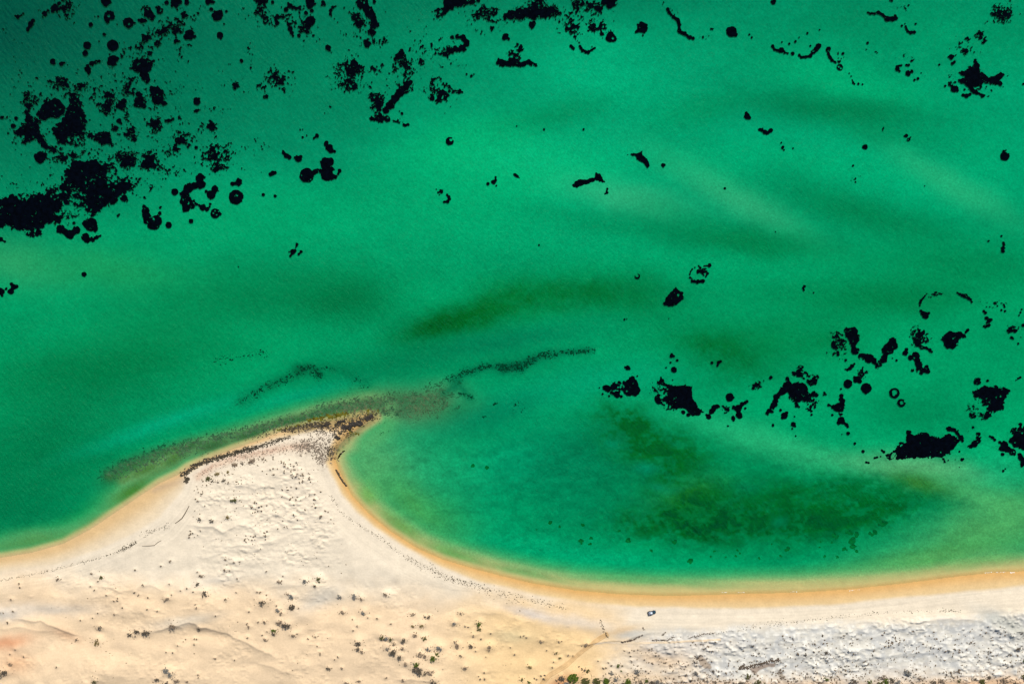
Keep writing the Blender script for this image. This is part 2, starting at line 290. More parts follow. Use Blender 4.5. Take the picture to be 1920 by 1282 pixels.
# ------------------------------------------------------------------ ground: sea bed, beach and dunes as one sheet
WATERLINE = [(-9500, 1900), (-1500, 1260), (-300, 1090), (0, 1046), (60, 1036), (120, 1019), (170, 992), (215, 962), (262, 930), (300, 906),
             (335, 890), (352, 878), (395, 858), (450, 838), (485, 826), (520, 812), (560, 802), (600, 793), (650, 786), (690, 777), (703, 781),
             (690, 791), (676, 800), (652, 818), (637, 832), (629, 848), (628, 862), (634, 880), (646, 905), (660, 930), (690, 962), (730, 995),
             (780, 1027), (830, 1049), (880, 1064), (940, 1080), (1000, 1094), (1080, 1107), (1160, 1114), (1240, 1117), (1320, 1116),
             (1400, 1113), (1500, 1111), (1600, 1104), (1700, 1093), (1800, 1080), (1870, 1073), (1920, 1071), (2100, 1062), (4000, 1000), (9500, 700)]
DRYLINE = [(-9500, 1935), (-1500, 1290), (-300, 1120), (0, 1073), (100, 1060), (180, 1033), (250, 1000), (300, 971), (345, 918), (352, 890), (395, 866),
           (450, 846), (485, 834), (520, 822), (560, 812), (600, 804), (630, 812), (618, 840), (612, 868), (622, 890), (640, 927), (668, 957),
           (700, 987), (760, 1027), (830, 1064), (900, 1090), (1000, 1113), (1100, 1130), (1200, 1138), (1300, 1139), (1440, 1140),
           (1600, 1130), (1750, 1113), (1920, 1098), (2100, 1088), (4000, 1030), (9500, 730)]
LAND_W = WATERLINE + [(9500, 12000), (-9500, 12000)]
LAND_D = DRYLINE + [(9500, 12000), (-9500, 12000)]

def shore_sd(px, py, line, poly):
    d = seg_dist(px, py, line)
    return np.where(in_poly(px, py, poly), d, -d)

# colour of the sea where it is deeper, plus painted corner falloff: x, y, rx, ry, turn, sRGB seen from above, strength, (near shore flag)
ZONES = [
 (20,20,560,260,0,(0,78,68),.95),(450,60,320,110,0,(0,118,90),.6),(150,230,300,130,-20,(0,120,88),.5),(960,-10,900,55,0,(0,122,90),.6),  # top left: lens vignetting painted into the sea bed's colour and depth
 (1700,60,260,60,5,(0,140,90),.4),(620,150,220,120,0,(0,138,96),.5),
 (1130,160,150,60,10,(0,176,122),.75),(870,280,140,60,-10,(0,175,110),.8),(1010,310,180,60,5,(5,184,122),.85),(900,370,150,60,-10,(0,176,112),.6),
 (1180,372,100,24,12,(52,178,124),.65),(1370,362,130,26,29,(58,178,122),.65),(1320,310,150,40,15,(0,180,120),.5),(1780,345,105,24,29,(58,178,120),.65),
 (1700,330,140,40,20,(0,178,120),.5),(1600,160,170,45,12,(0,178,115),.7),(1500,300,160,35,10,(0,170,110),.5),(1850,300,80,60,0,(0,175,118),.5),
 (1570,205,170,28,6,(0,122,72),.75),(1300,210,90,30,-10,(0,140,85),.5),(1040,215,110,25,-12,(0,138,84),.5),(1620,400,190,36,16,(0,132,78),.75),
 (1390,450,160,28,8,(0,124,66),.75),(1800,500,180,35,5,(0,130,75),.6),(1660,250,140,30,12,(0,140,85),.5),
 (930,440,130,45,10,(0,172,112),.5),(1150,425,150,22,10,(0,140,88),.5),(1270,400,90,14,20,(0,150,95),.4),
 (30,492,80,36,10,(52,165,104),.7),(210,505,140,38,5,(30,160,92),.7),(450,425,220,60,-10,(0,170,110),.6),(650,400,200,60,-5,(0,168,108),.5),
 (260,620,120,50,0,(10,150,88),.4),(440,560,200,60,-5,(0,132,75),.6),(650,560,110,50,0,(0,115,60),.65),(200,690,260,60,-8,(0,128,70),.75),(80,850,200,120,-15,(0,120,70),.75),
 (30,960,110,60,0,(0,112,70),.5),(340,765,170,26,-14,(0,152,98),.5),(300,796,150,14,-19,(0,168,122),.8),(560,742,110,13,-15,(0,162,115),.8),
 (1340,930,310,105,8,(0,122,66),.6),(1100,885,130,105,-20,(0,128,90),.55),(1255,892,70,45,45,(8,106,36),.75),(1770,933,70,25,15,(0,118,66),.6),(820,612,80,30,-17,(0,92,14),.85),(900,585,95,32,-18,(0,104,24),.75),(1000,560,120,34,-8,(0,116,42),.75),(1110,550,110,32,0,(0,115,48),.7),(1200,560,70,40,0,(0,122,60),.5),
 (950,640,170,22,-8,(0,125,85),.7),(720,690,160,30,-5,(0,122,76),.55),
 (1350,660,100,45,15,(0,108,38),.8),(1450,640,90,40,0,(0,128,62),.5),(1500,560,150,40,0,(0,138,80),.4),(1680,560,150,35,0,(0,122,60),.55),
 (1560,640,60,40,0,(0,112,45),.4),
 (1130,715,150,32,-8,(0,165,115),.7),(1350,800,140,17,13,(0,172,112),.75),(1480,842,170,24,17,(42,176,114),.75),(1600,800,120,40,10,(0,165,108),.5),
 (1720,877,110,18,6,(100,178,120),.9),(1830,928,120,24,22,(80,176,106),.8),(1880,870,60,35,0,(20,180,120),.6),(1590,760,80,60,0,(0,165,108),.4),(1690,780,60,40,0,(0,135,80),.4),
 (960,870,95,50,-22,(0,165,115),.7),(1020,735,110,28,-10,(0,160,110),.55),(870,790,110,36,-10,(0,126,88),.55),(1060,850,100,45,-20,(0,120,80),.55),
 (950,768,70,24,-20,(0,122,88),.35),(1100,1042,210,20,9,(0,168,115),.65),(1400,1062,250,15,0,(0,165,105),.65),(930,985,90,35,38,(0,158,105),.5),
 (700,870,60,52,20,(98,170,104),.95,1),(775,880,95,85,25,(36,164,108),.6,1),(690,925,30,22,50,(108,165,80),.9,1),(750,985,60,18,38,(108,165,80),.9,1),(850,1038,80,14,20,(95,160,78),.85,1),(980,1072,90,10,12,(80,160,85),.7,1),(1200,1088,200,9,3,(70,165,90),.6,1),(780,950,80,30,42,(80,162,82),.8,1),(690,822,45,18,-25,(90,170,105),.6,1),(835,960,60,40,30,(40,155,85),.5),
 (1190,798,75,30,15,(4,100,24),.85),(1235,842,85,35,10,(6,102,18),.9),(1290,930,60,24,-10,(55,122,25),.75),(1265,965,100,34,-10,(4,98,18),.9),
 (1330,987,120,28,0,(0,92,14),.9),(1450,977,130,34,0,(0,92,18),.9),(1560,967,120,34,-5,(0,95,20),.9),(1665,950,85,30,-10,(0,105,35),.75),
 (1720,905,50,16,15,(68,122,30),.75),(1500,925,130,30,-5,(0,112,42),.65),(1605,915,90,22,0,(0,112,46),.55),(1210,880,22,12,0,(0,150,110),.7),(1460,978,20,12,-20,(0,140,95),.6),(1150,835,14,9,0,(0,150,105),.6),(1400,915,30,10,0,(0,140,92),.5),(1235,915,16,8,10,(0,145,105),.5),(1560,1000,40,7,0,(0,132,80),.4),(1275,835,20,8,0,(0,145,95),.5),
 (1260,920,30,10,-20,(0,140,90),.5),(1150,910,60,40,0,(0,130,80),.4),
 (1860,990,135,40,-15,(86,164,92),.9,1),(1750,1045,160,22,-10,(90,162,84),.85,1),(1885,950,60,28,0,(84,170,98),.7),(1850,1050,110,16,-6,(105,166,90),.7,1),
 (330,858,50,16,-24,(72,112,58),.95,1),(270,878,50,16,-24,(66,118,62),.9,1),(215,893,30,12,-20,(40,118,68),.7),(245,922,62,20,-34,(88,138,55),1.0,1),(295,880,60,16,-25,(82,122,58),.7,1),(170,985,62,17,-32,(80,142,74),.8,1),(60,1014,120,18,-10,(96,152,80),.85,1),
 (400,834,55,16,-20,(80,108,60),1.0,1),(470,814,55,15,-17,(84,110,62),1.0,1),(540,792,62,15,-14,(90,114,68),1.0,1),(620,770,62,15,-10,(104,118,72),1.0,1),
 (690,762,62,20,-12,(110,118,72),1.0,1),(790,762,55,26,-12,(110,128,84),1.0,1),(742,768,30,16,0,(56,106,75),.7,1),(845,768,50,16,-15,(40,132,82),.6),
 (635,779,42,7,-6,(125,118,18),.9,1),(705,775,30,10,-10,(120,110,25),.6,1),(400,856,40,6,-25,(120,160,100),.6,1),
]
DS = 0.25                                   # the bay is very shallow: all depths below are scaled by this
WAVE, TURBID, GLOSS = 2.9, 0.13, 0.0010
SIG = np.array([1.0, 0.14, 0.245]) / DS     # water absorption per metre
PATHF = 1 + 1 / math.sin(SUN_EL)
BEDGAIN = 1.39                              # what a white matt sheet on the ground reads as
BASE_SEA = np.array(lin((0, 160, 106)))

REEF = [([(205, 892), (235, 875), (280, 858), (335, 841), (400, 826), (470, 809), (540, 792), (600, 776)], 13, (70, 106, 58), .95),
        ([(230, 900), (280, 876), (330, 856)], 10, (92, 122, 52), .8), ([(600, 772), (660, 760), (720, 754), (780, 752), (800, 752)], 16, (66, 110, 66), .8),
        ([(740, 764), (800, 756), (830, 750)], 18, (76, 122, 80), .6), ([(850, 716), (875, 699), (905, 689), (940, 686), (978, 691)], 9, (0, 84, 56), .6), ([(945, 693), (985, 681), (1012, 668), (1040, 664)], 11, (0, 74, 50), .7), ([(1056, 661), (1085, 659), (1106, 657)], 8, (0, 84, 56), .6), ([(830, 740), (860, 722), (880, 745)], 10, (10, 104, 68), .6), ([(452, 752), (490, 731), (530, 712), (562, 699)], 12, (0, 100, 58), .6), ([(558, 692), (582, 691), (596, 700)], 11, (0, 78, 46), .65), ([(600, 690), (640, 694), (690, 720)], 10, (0, 112, 70), .5), ([(715, 770), (745, 775)], 10, (50, 96, 66), .6)]
def sea_target(px, py):
    C = np.empty(np.shape(px) + (3,)); C[:] = BASE_SEA
    up = 1 - sstep(250, 560, py)
    C[..., 2] *= .93 + .20 * up
    near = np.zeros(np.shape(px))
    g = fbm(px / 160, py / 70, 77, 4)
    C *= (0.80 + 0.40 * g)[..., None]
    wx = 26 * (fbm(px / 70, py / 50, 301, 3) - .5); wy = 20 * (fbm(px / 60, py / 40, 302, 3) - .5)
    mead = .55 * fbm(px / 30, py / 20, 88, 4) + .45 * fbm(px / 8, py / 6, 89, 3)
    for z in ZONES:
        a = math.radians(z[4]); c, s = math.cos(a), math.sin(a)
        kw = min(1.0, z[3] / 32)
        dx, dy = px + wx * kw - z[0], py + wy * kw - z[1]
        u, v = (dx * c + dy * s) / z[2], (-dx * s + dy * c) / z[3]
        w = z[6] * np.exp(-(u * u + v * v) * 0.9)
        if z[5][2] < 50 and z[5][0] < 40: w = np.clip(w * np.where(py > 700, .45 + .85 * sstep(.32, .66, mead), .8 + .35 * sstep(.32, .66, mead)), 0, 1)
        C += w[..., None] * (np.array(lin(z[5])) - C)
        if len(z) > 7: near = np.maximum(near, w)
    C *= np.clip(C[..., 1] / BASE_SEA[1], .25, 1.4)[..., None] ** .18
    for pts, wd, col, st in REEF:
        dd = seg_dist(px, py, pts) + 7 * (mead - .5)
        w = st * np.exp(-(np.maximum(dd, 0) / wd) ** 2) * (.72 + .4 * sstep(.35, .65, mead))
        w = np.clip(w, 0, 1); C += w[..., None] * (np.array(lin(col)) - C); near = np.maximum(near, w)
    bay = sstep(780, 860, py) * sstep(640, 700, px)
    C *= (1 + (.10 + .35 * bay) * (fbm(px / 22, py / 12, 90, 4) - .5) + (.06 + .2 * bay) * (fbm(px / 6, py / 4, 91, 2) - .5))[..., None]
    return C, near

def shore_depth(px, py, sw):
    d = -sw
    quick = 1 + 1.3 * np.maximum(1 - sstep(560, 680, px), (1 - sstep(690, 780, px)) * (1 - sstep(800, 850, py)))
    d = d * quick
    return np.interp(d, [0, 14, 21, 28, 38, 56, 80, 115, 200, 2000], [0, .05, .13, .38, .80, 1.35, 1.95, 2.5, 3.0, 6.0])

RIDGES = [  # dune crests: points, height, reach north, reach south (px)
 ([(40,1157),(80,1163),(120,1176),(145,1188)], 1.5, 26, 5), ([(295,1178),(330,1168),(360,1162),(385,1172)], 1.6, 24, 7),
 ([(385,1172),(430,1182),(480,1208),(520,1228)], 1.3, 22, 7), ([(480,1236),(520,1248),(560,1262)], .8, 18, 6),
 ([(370,984),(400,985),(420,996),(450,982),(475,985),(490,1000)], 1.2, 14, 6), ([(430,958),(455,948),(480,952)], .6, 10, 5),
 ([(755,1271),(780,1268),(805,1272)], .9, 8, 6), ([(0,1180),(40,1172),(90,1180)], .8, 20, 8), ([(880,1190),(930,1182),(985,1190)], .9, 22, 26),
 ([(1085,1204),(1150,1201),(1172,1198),(1200,1188),(1215,1186)], .8, 9, 2.2), ([(1240,1198),(1255,1196),(1265,1190)], .6, 7, 2.2), ([(1300,1193),(1320,1188),(1345,1184)], .6, 7, 2.2),
 ([(1700,1165),(1760,1158),(1830,1160),(1900,1185)], 1.3, 16, 14), ([(1500,1205),(1560,1190),(1620,1182)], 1.2, 16, 12), ([(1430,1240),(1520,1222),(1640,1210),(1700,1200)], 1.4, 18, 12),
 ([(1600,1232),(1700,1222),(1800,1212)], 1.3, 16, 11), ([(1350,1225),(1400,1205),(1450,1200)], 1.0, 14, 10), ([(440,905),(480,915),(520,905)], .8, 16, 8), ([(380,925),(430,935),(500,932)], .8, 12, 8),
 ([(420,1022),(480,1020),(520,1008)], .9, 14, 8), ([(520,960),(560,972),(600,965)], .7, 14, 9), ([(130,1100),(180,1096),(230,1104)], .9, 18, 12), ([(240,1105),(280,1094),(310,1104)], .9, 16, 8),
 ([(500,1100),(560,1092),(620,1096)], .9, 22, 14), ([(880,1146),(940,1150),(1000,1166)], .6, 14, 10), ([(180,1255),(260,1262),(340,1250)], .7, 24, 18), ([(560,1200),(640,1190),(700,1196)], .7, 22, 16),
]

def height(px, py, sw=None):
    if sw is None: sw = shore_sd(px, py, WATERLINE, LAND_W)
    # sea
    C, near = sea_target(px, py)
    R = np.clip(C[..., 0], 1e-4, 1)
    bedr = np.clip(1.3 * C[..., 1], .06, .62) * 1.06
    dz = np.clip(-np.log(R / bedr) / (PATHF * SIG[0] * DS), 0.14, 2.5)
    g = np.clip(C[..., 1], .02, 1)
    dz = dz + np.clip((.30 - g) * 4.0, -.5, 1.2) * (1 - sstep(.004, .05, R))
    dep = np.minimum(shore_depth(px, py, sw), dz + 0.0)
    dep = np.where(sw < 0, dep, 0) * DS
    # land
    s = np.maximum(sw, 0)
    z = np.minimum(s, 24) * 0.022 + 1.0 * sstep(22, 70, s) + 2.4 * sstep(70, 260, s)
    m = sstep(26, 80, s)
    right = sstep(1120, 1260, px) * sstep(1160, 1190, py + 0.08 * (px - 1500))
    spit = sstep(350, 400, px) * (1 - sstep(600, 660, px)) * (1 - sstep(1040, 1120, py))
    left = (1 - sstep(1000, 1150, px)) * sstep(1030, 1100, py)
    big = fbm(px / 120, py / 70, 5, 3) - .5
    hum = 1 - np.abs(2 * fbm(px / 26 + .25 * py / 16, py / 15, 9, 3) - 1)
    sm = fbm(px / 9, py / 7, 21, 3) - .5
    patch = sstep(.42, .62, fbm(px / 55, py / 40, 33, 3))
    z += m * (4.6 * big * (left + .4) + hum * (.62 * right * (.25 + 1.2 * patch) + .45 * spit + .12 * left) + sm * (1.2 * right * (.2 + 1.1 * patch) + .9 * spit * (.3 + patch) + .28 * left * patch + .08))
    neb = sstep(.60, .85, vnoise(px / 4.6, py / 4.0, 45)) + .7 * sstep(.62, .85, vnoise(px / 8.5, py / 6.5, 46))
    z += m * neb * (.75 * right * (.2 + 1.1 * patch) + .42 * spit * (.25 + patch) + .20 * left * patch) + m * mound(px, py)
    wob = vnoise(px / 80, s / 2.6, 48) - .5
    z += .10 * wob * sstep(26, 34, s) * (1 - sstep(58, 80, s)) * sstep(1000, 1150, px)
    for pts, A, rn, rs in RIDGES:
        ys = [p[1] for p in pts]; xs = [p[0] for p in pts]
        sel = (px > min(xs) - 30) & (px < max(xs) + 30) & (py > min(ys) - 3.2 * rn) & (py < max(ys) + 5 * rs + 8)
        if not np.any(sel): continue
        qx, qy = px[sel], py[sel]
        qx = qx + 6 * (fbm(qx / 14, qy / 14, 61, 3) - .5)
        qy = qy + 7 * (fbm(qx / 16, qy / 14, 62, 3) - .5)
        yc = np.interp(qx, xs, ys)
        end = sstep(min(xs) - 28, min(xs) + 14, qx) * (1 - sstep(max(xs) - 14, max(xs) + 28, qx))
        d = qy - yc
        prof = np.where(d < 0, np.exp(-np.abs(d) / rn * 1.6), np.exp(-np.maximum(d, 0) / rs * 1.15))
        z[sel] += .85 * A * prof * end * m[sel]
    z = np.maximum(z, np.minimum(s, 60) * .012 + .004)
    return np.where(sw < 0, -dep, z)

def at_h(px, py):
    return float(height(np.array([float(px)]), np.array([float(py)]))[0])

def land_colour(px, py, sw, sd):
    """albedo of sand"""
    A = lambda c: np.array(lin(c)) / BEDGAIN
    wet, cream, peach, grey = A((233, 180, 102)), A((247, 231, 204)), A((247, 215, 173)), A((222, 219, 208))
    C = np.empty(np.shape(px) + (3,)); C[:] = cream
    def mix(w, c):
        nonlocal C
        C = C + w[..., None] * (c - C)
    n = fbm(px / 60, py / 40, 401, 4); n2 = fbm(px / 14, py / 9, 402, 4)
    inland = sstep(1075, 1150, py - .05 * (px - 700) + 50 * (n - .5)) * (1 - sstep(1080, 1230, px + 120 * (n - .5)))
    mix(inland * .85, peach)
    mix(.7 * sstep(760, 980, px) * inland, A((250, 212, 150)))
    rg = sstep(1120, 1300, px + 100 * (n - .5)) * sstep(1158, 1188, py + .05 * (px - 1500) + 16 * (n - .5))
    mix(rg * .85, grey)
    mix(rg * sstep(.40, .62, n2) * .75, A((200, 200, 196)))
    mix(sstep(1245, 1275, py + .02 * (px - 1500) + 30 * (n - .5)) * sstep(1080, 1200, px) * .6, A((226, 206, 180)))
    cr = sstep(.58, .84, vnoise(px / 4.6, py / 4.0, 45)) + .7 * sstep(.6, .84, vnoise(px / 8.5, py / 6.5, 46))
    mix(np.clip(rg * cr * .7, 0, 1), A((248, 243, 230)))
    def blob(x, y, rx, ry, ang, c, w):
        a = math.radians(ang); cs, sn = math.cos(a), math.sin(a)
        dx, dy = px - x + 8 * (n2 - .5), py - y + 8 * (n2 - .5)
        u, v = (dx * cs + dy * sn) / rx, (-dx * sn + dy * cs) / ry
        mix(w * np.exp(-(u * u + v * v)), A(c))
    blob(15, 1203, 45, 14, -12, (240, 172, 126), .9); blob(35, 1240, 35, 20, 0, (238, 186, 140), .7); blob(125, 1187, 30, 10, 20, (234, 190, 150), .7)
    blob(5, 1150, 40, 14, 0, (222, 216, 204), .7); blob(90, 1140, 90, 12, 0, (232, 222, 205), .6)
    blob(600, 1122, 50, 16, -25, (214, 206, 190), .7); blob(410, 1085, 50, 10, -8, (226, 216, 198), .6); blob(350, 1160, 60, 10, -10, (218, 210, 192), .6)
    blob(960, 1190, 40, 14, 0, (222, 205, 160), .6); blob(1185, 1188, 36, 9, -4, (196, 196, 188), .9); blob(1165, 1180, 40, 7, -10, (225, 190, 140), .7)
    blob(1240, 1230, 60, 22, 10, (232, 200, 160), .9); blob(1240, 1215, 30, 14, 20, (196, 200, 200), .6); blob(1050, 1280, 36, 14, -30, (228, 160, 105), .95)
    blob(1870, 1160, 45, 12, 25, (196, 196, 186), .8); blob(1900, 1175, 40, 14, 35, (192, 190, 178), .8)
    blob(1540, 1278, 40, 10, 0, (236, 212, 180), .9); blob(1750, 1278, 120, 9, 0, (232, 204, 172), .8); blob(1890, 1276, 60, 10, 0, (230, 190, 150), .9); blob(1700, 1262, 80, 14, 0, (232, 222, 205), .6)
    blob(1000, 1150, 60, 10, 14, (228, 220, 212), .7); blob(1090, 1165, 60, 12, 10, (232, 222, 208), .6); blob(1300, 1205, 70, 14, 0, (226, 214, 198), .6)
    blob(1380, 1281, 280, 8, 0, (222, 192, 158), .8); blob(1190, 1266, 90, 14, 0, (228, 196, 154), .7); blob(1820, 1279, 110, 10, 0, (226, 190, 150), .8)
    # shell band and rubble on the spit
    sb = np.exp(-(seg_dist(px, py, [(372, 893), (400, 873), (440, 858), (490, 848), (540, 838), (575, 836)]) / 7.5) ** 2)
    mix(sb * .75, A((232, 200, 170))); mix(sb * sstep(.5, .7, fbm(px / 3, py / 3, 405, 2)) * .6, A((205, 165, 140)))
    rb = np.exp(-(seg_dist(px, py, [(560, 840), (590, 838), (606, 850), (608, 868)]) / 12) ** 2)
    mix(rb * .8 * sstep(.35, .6, fbm(px / 3.5, py / 3.5, 406, 2)), A((176, 158, 138)))
    # bare brown pans
    def pan(pts, c):
        d = poly_sd(px, py, pts) + 4 * (n2 - .5)
        mix(sstep(-.8, .8, d) * .95, A(c))
    pan([(1306,1230),(1312,1228),(1320,1231),(1326,1239),(1332,1247),(1328,1250),(1318,1247),(1310,1241)], (166,150,132))
    pan([(1404,1249),(1420,1245),(1436,1241),(1454,1240),(1450,1247),(1440,1246),(1424,1252),(1416,1260),(1408,1258)], (170,152,136))
    pan([(1456,1253),(1462,1254),(1468,1268),(1462,1270)], (168,155,138))
    # wet strip between sea and dry sand
    wsel = 1 - sstep(-5, 4, sd + 5 * (n - .5))
    hump = sstep(.0, 1, np.clip(sw / np.maximum(sw - sd, 1), 0, 1))
    wc = wet + hump[..., None] * (A((240, 206, 148)) - wet)
    wc = wc + (.55 * (1 - sstep(545, 625, px)))[..., None] * (A((224, 196, 150)) - wc)
    wc = wc + ((hump ** 1.5) * .75 * (1 - sstep(360, 480, px)))[..., None] * (A((244, 226, 196)) - wc)
    C = C + (wsel * .92)[..., None] * (wc - C)
    uw = sstep(0, 10, -sw); C = C + (uw * .8)[..., None] * (A((252, 218, 146)) - C)
    tip = np.exp(-(seg_dist(px, py, [(548, 806), (600, 796), (650, 788), (703, 780), (676, 802), (644, 828), (624, 852)]) / 8) ** 2)
    mix(tip * .9, A((172, 152, 104))); mix(tip * sstep(.45, .7, fbm(px / 5, py / 4, 411, 3)) * .8, A((96, 84, 40)))
    lag = np.exp(-(seg_dist(px, py, [(290, 918), (330, 905), (345, 900)]) / 7) ** 2) * sstep(-2, 6, sw)
    mix(lag * .5, A((196, 170, 140)))
    bt = sstep(3, 10, sd) * (1 - sstep(44, 60, sd))
    C *= (1 + .10 * bt * (vnoise(px / 70, sd / 2.3, 407) - .5) + .05 * bt * (vnoise(px / 25, sd / 1.5, 408) - .5))[..., None]
    C *= (0.94 + .12 * n2)[..., None]
    return C

def axis(lo, hi, step, far, growth=1.45):
    core = list(np.arange(lo, hi + step * .5, step))
    a, b, d = [], [], step
    while (core[0] if not a else a[-1]) > -far: d *= growth; a.append((core[0] if not a else a[-1]) - d)
    d = step
    while (core[-1] if not b else b[-1]) < far: d *= growth; b.append((core[-1] if not b else b[-1]) + d)
    return np.array(a[::-1] + core + b)

gx = axis(-60, 1980, 1.7, 8500)
gy_core = np.concatenate([np.arange(-60, 690, 5.0), np.arange(690, 1330, 1.45)])
gy = np.concatenate([axis(-60, -55, 5.0, 8500)[:0], gy_core])
d = 5.0; pre = []; y = -60.0
while y > -8000: d *= 1.45; y -= d; pre.append(y)
d = 1.45; post = []; y = gy_core[-1]
while y < 9000: d *= 1.45; y += d; post.append(y)
gy = np.concatenate([pre[::-1], gy_core, post])
GX, GY = np.meshgrid(gx, gy)
SW = shore_sd(GX, GY, WATERLINE, LAND_W)
SDRY = shore_sd(GX, GY, DRYLINE, LAND_D)
H = height(GX, GY, SW)
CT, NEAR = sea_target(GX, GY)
DEP = np.maximum(-H, 0)
TR = np.exp(-PATHF * SIG[None, None, :] * DEP[..., None])
TURB = np.array([.0005, .30, .12])
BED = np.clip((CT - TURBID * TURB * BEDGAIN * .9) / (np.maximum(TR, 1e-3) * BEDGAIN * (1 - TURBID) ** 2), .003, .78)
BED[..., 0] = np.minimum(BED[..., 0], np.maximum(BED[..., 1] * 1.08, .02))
LANDC = land_colour(GX, GY, SW, SDRY)
wb = np.maximum(sstep(14, 60, -SW), NEAR * sstep(2, 14, -SW))
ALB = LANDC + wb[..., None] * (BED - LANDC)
ny, nx = GX.shape
V = np.stack([WX(GX), WY(GY), H], -1).reshape(-1, 3)
idx = np.arange(ny * nx).reshape(ny, nx)
F = np.stack([idx[1:, :-1], idx[1:, 1:], idx[:-1, 1:], idx[:-1, :-1]], -1).reshape(-1, 4)

def fast_mesh(name, V, F, mat):
    me = bpy.data.meshes.new(name)
    k = F.shape[1]
    me.vertices.add(len(V)); me.vertices.foreach_set('co', np.ascontiguousarray(V, dtype=np.float32).ravel())
    me.loops.add(F.size); me.loops.foreach_set('vertex_index', np.ascontiguousarray(F, dtype=np.int32).ravel())
    me.polygons.add(len(F)); me.polygons.foreach_set('loop_start', np.arange(0, F.size, k, dtype=np.int32))
    me.polygons.foreach_set('use_smooth', np.ones(len(F), bool))
    me.update(calc_edges=True)
    me.materials.append(mat)
    o = bpy.data.objects.new(name, me); COL.objects.link(o)
    return o

def ground_material():
    m, nt, out = nodemat('sand_and_sea_bed')
    L = nt.links.new
    at = N(nt, 'ShaderNodeAttribute', attribute_name='albedo')
    wt = N(nt, 'ShaderNodeAttribute', attribute_name='under_water')
    tc = N(nt, 'ShaderNodeTexCoord')
    n1 = N(nt, 'ShaderNodeTexNoise', i_Scale=0.9, i_Detail=5.0, i_Roughness=.65)
    n2 = N(nt, 'ShaderNodeTexNoise', i_Scale=0.16, i_Detail=4.0)
    L(tc.outputs['Object'], n1.inputs['Vector']); L(tc.outputs['Object'], n2.inputs['Vector'])
    r1 = N(nt, 'ShaderNodeMapRange', i_1=.3, i_2=.7, i_3=.93, i_4=1.07); L(n1.outputs[0], r1.inputs[0])
    # weed mottling under water: finer and stronger
    n3 = N(nt, 'ShaderNodeTexNoise', i_Scale=0.75, i_Detail=6.0, i_Roughness=.75); L(tc.outputs['Object'], n3.inputs['Vector'])
    r3 = N(nt, 'ShaderNodeMapRange', i_1=.3, i_2=.7, i_3=.74, i_4=1.26); L(n3.outputs[0], r3.inputs[0])
    r2 = N(nt, 'ShaderNodeMapRange', i_1=.3, i_2=.7, i_3=.95, i_4=1.05); L(n2.outputs[0], r2.inputs[0])
    mixf = N(nt, 'ShaderNodeMix'); L(wt.outputs['Fac'], mixf.inputs[0]); L(r1.outputs[0], mixf.inputs[2]); L(r3.outputs[0], mixf.inputs[3])
    mul = N(nt, 'ShaderNodeMath', operation='MULTIPLY'); L(mixf.outputs[0], mul.inputs[0]); L(r2.outputs[0], mul.inputs[1])
    sc = N(nt, 'ShaderNodeVectorMath', operation='SCALE'); L(at.outputs['Color'], sc.inputs[0]); L(mul.outputs[0], sc.inputs['Scale'])
    p = N(nt, 'ShaderNodeBsdfPrincipled', i_Roughness=.95); p.inputs['Specular IOR Level'].default_value = .05
    L(sc.outputs[0], p.inputs['Base Color'])
    # wind ripples and lumpiness of dry sand
    mp = N(nt, 'ShaderNodeMapping'); mp.inputs['Scale'].default_value = (.35, 1.0, 1.0); mp.inputs['Rotation'].default_value = (0, 0, .15)
    L(tc.outputs['Object'], mp.inputs['Vector'])
    nb = N(nt, 'ShaderNodeTexNoise', i_Scale=.8, i_Detail=5.0, i_Roughness=.6); L(mp.outputs[0], nb.inputs['Vector'])
    bst = N(nt, 'ShaderNodeMapRange', i_1=0.0, i_2=1.0, i_3=.24, i_4=.04); L(wt.outputs['Fac'], bst.inputs[0])
    bp = N(nt, 'ShaderNodeBump', i_Distance=.35); L(bst.outputs[0], bp.inputs['Strength']); L(nb.outputs[0], bp.inputs['Height'])
    L(bp.outputs[0], p.inputs['Normal'])
    L(p.outputs[0], out.inputs[0])
    return m

ground = fast_mesh('ground', V, F, ground_material())
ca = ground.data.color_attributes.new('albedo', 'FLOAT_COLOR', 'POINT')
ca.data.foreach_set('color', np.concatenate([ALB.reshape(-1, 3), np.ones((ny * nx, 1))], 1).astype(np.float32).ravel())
ua = ground.data.attributes.new('under_water', 'FLOAT', 'POINT')
ua.data.foreach_set('value', sstep(6, 30, -SW).astype(np.float32).ravel())
tag(ground, kind='structure', label='pale sand of beach and dunes running down into the sea bed')

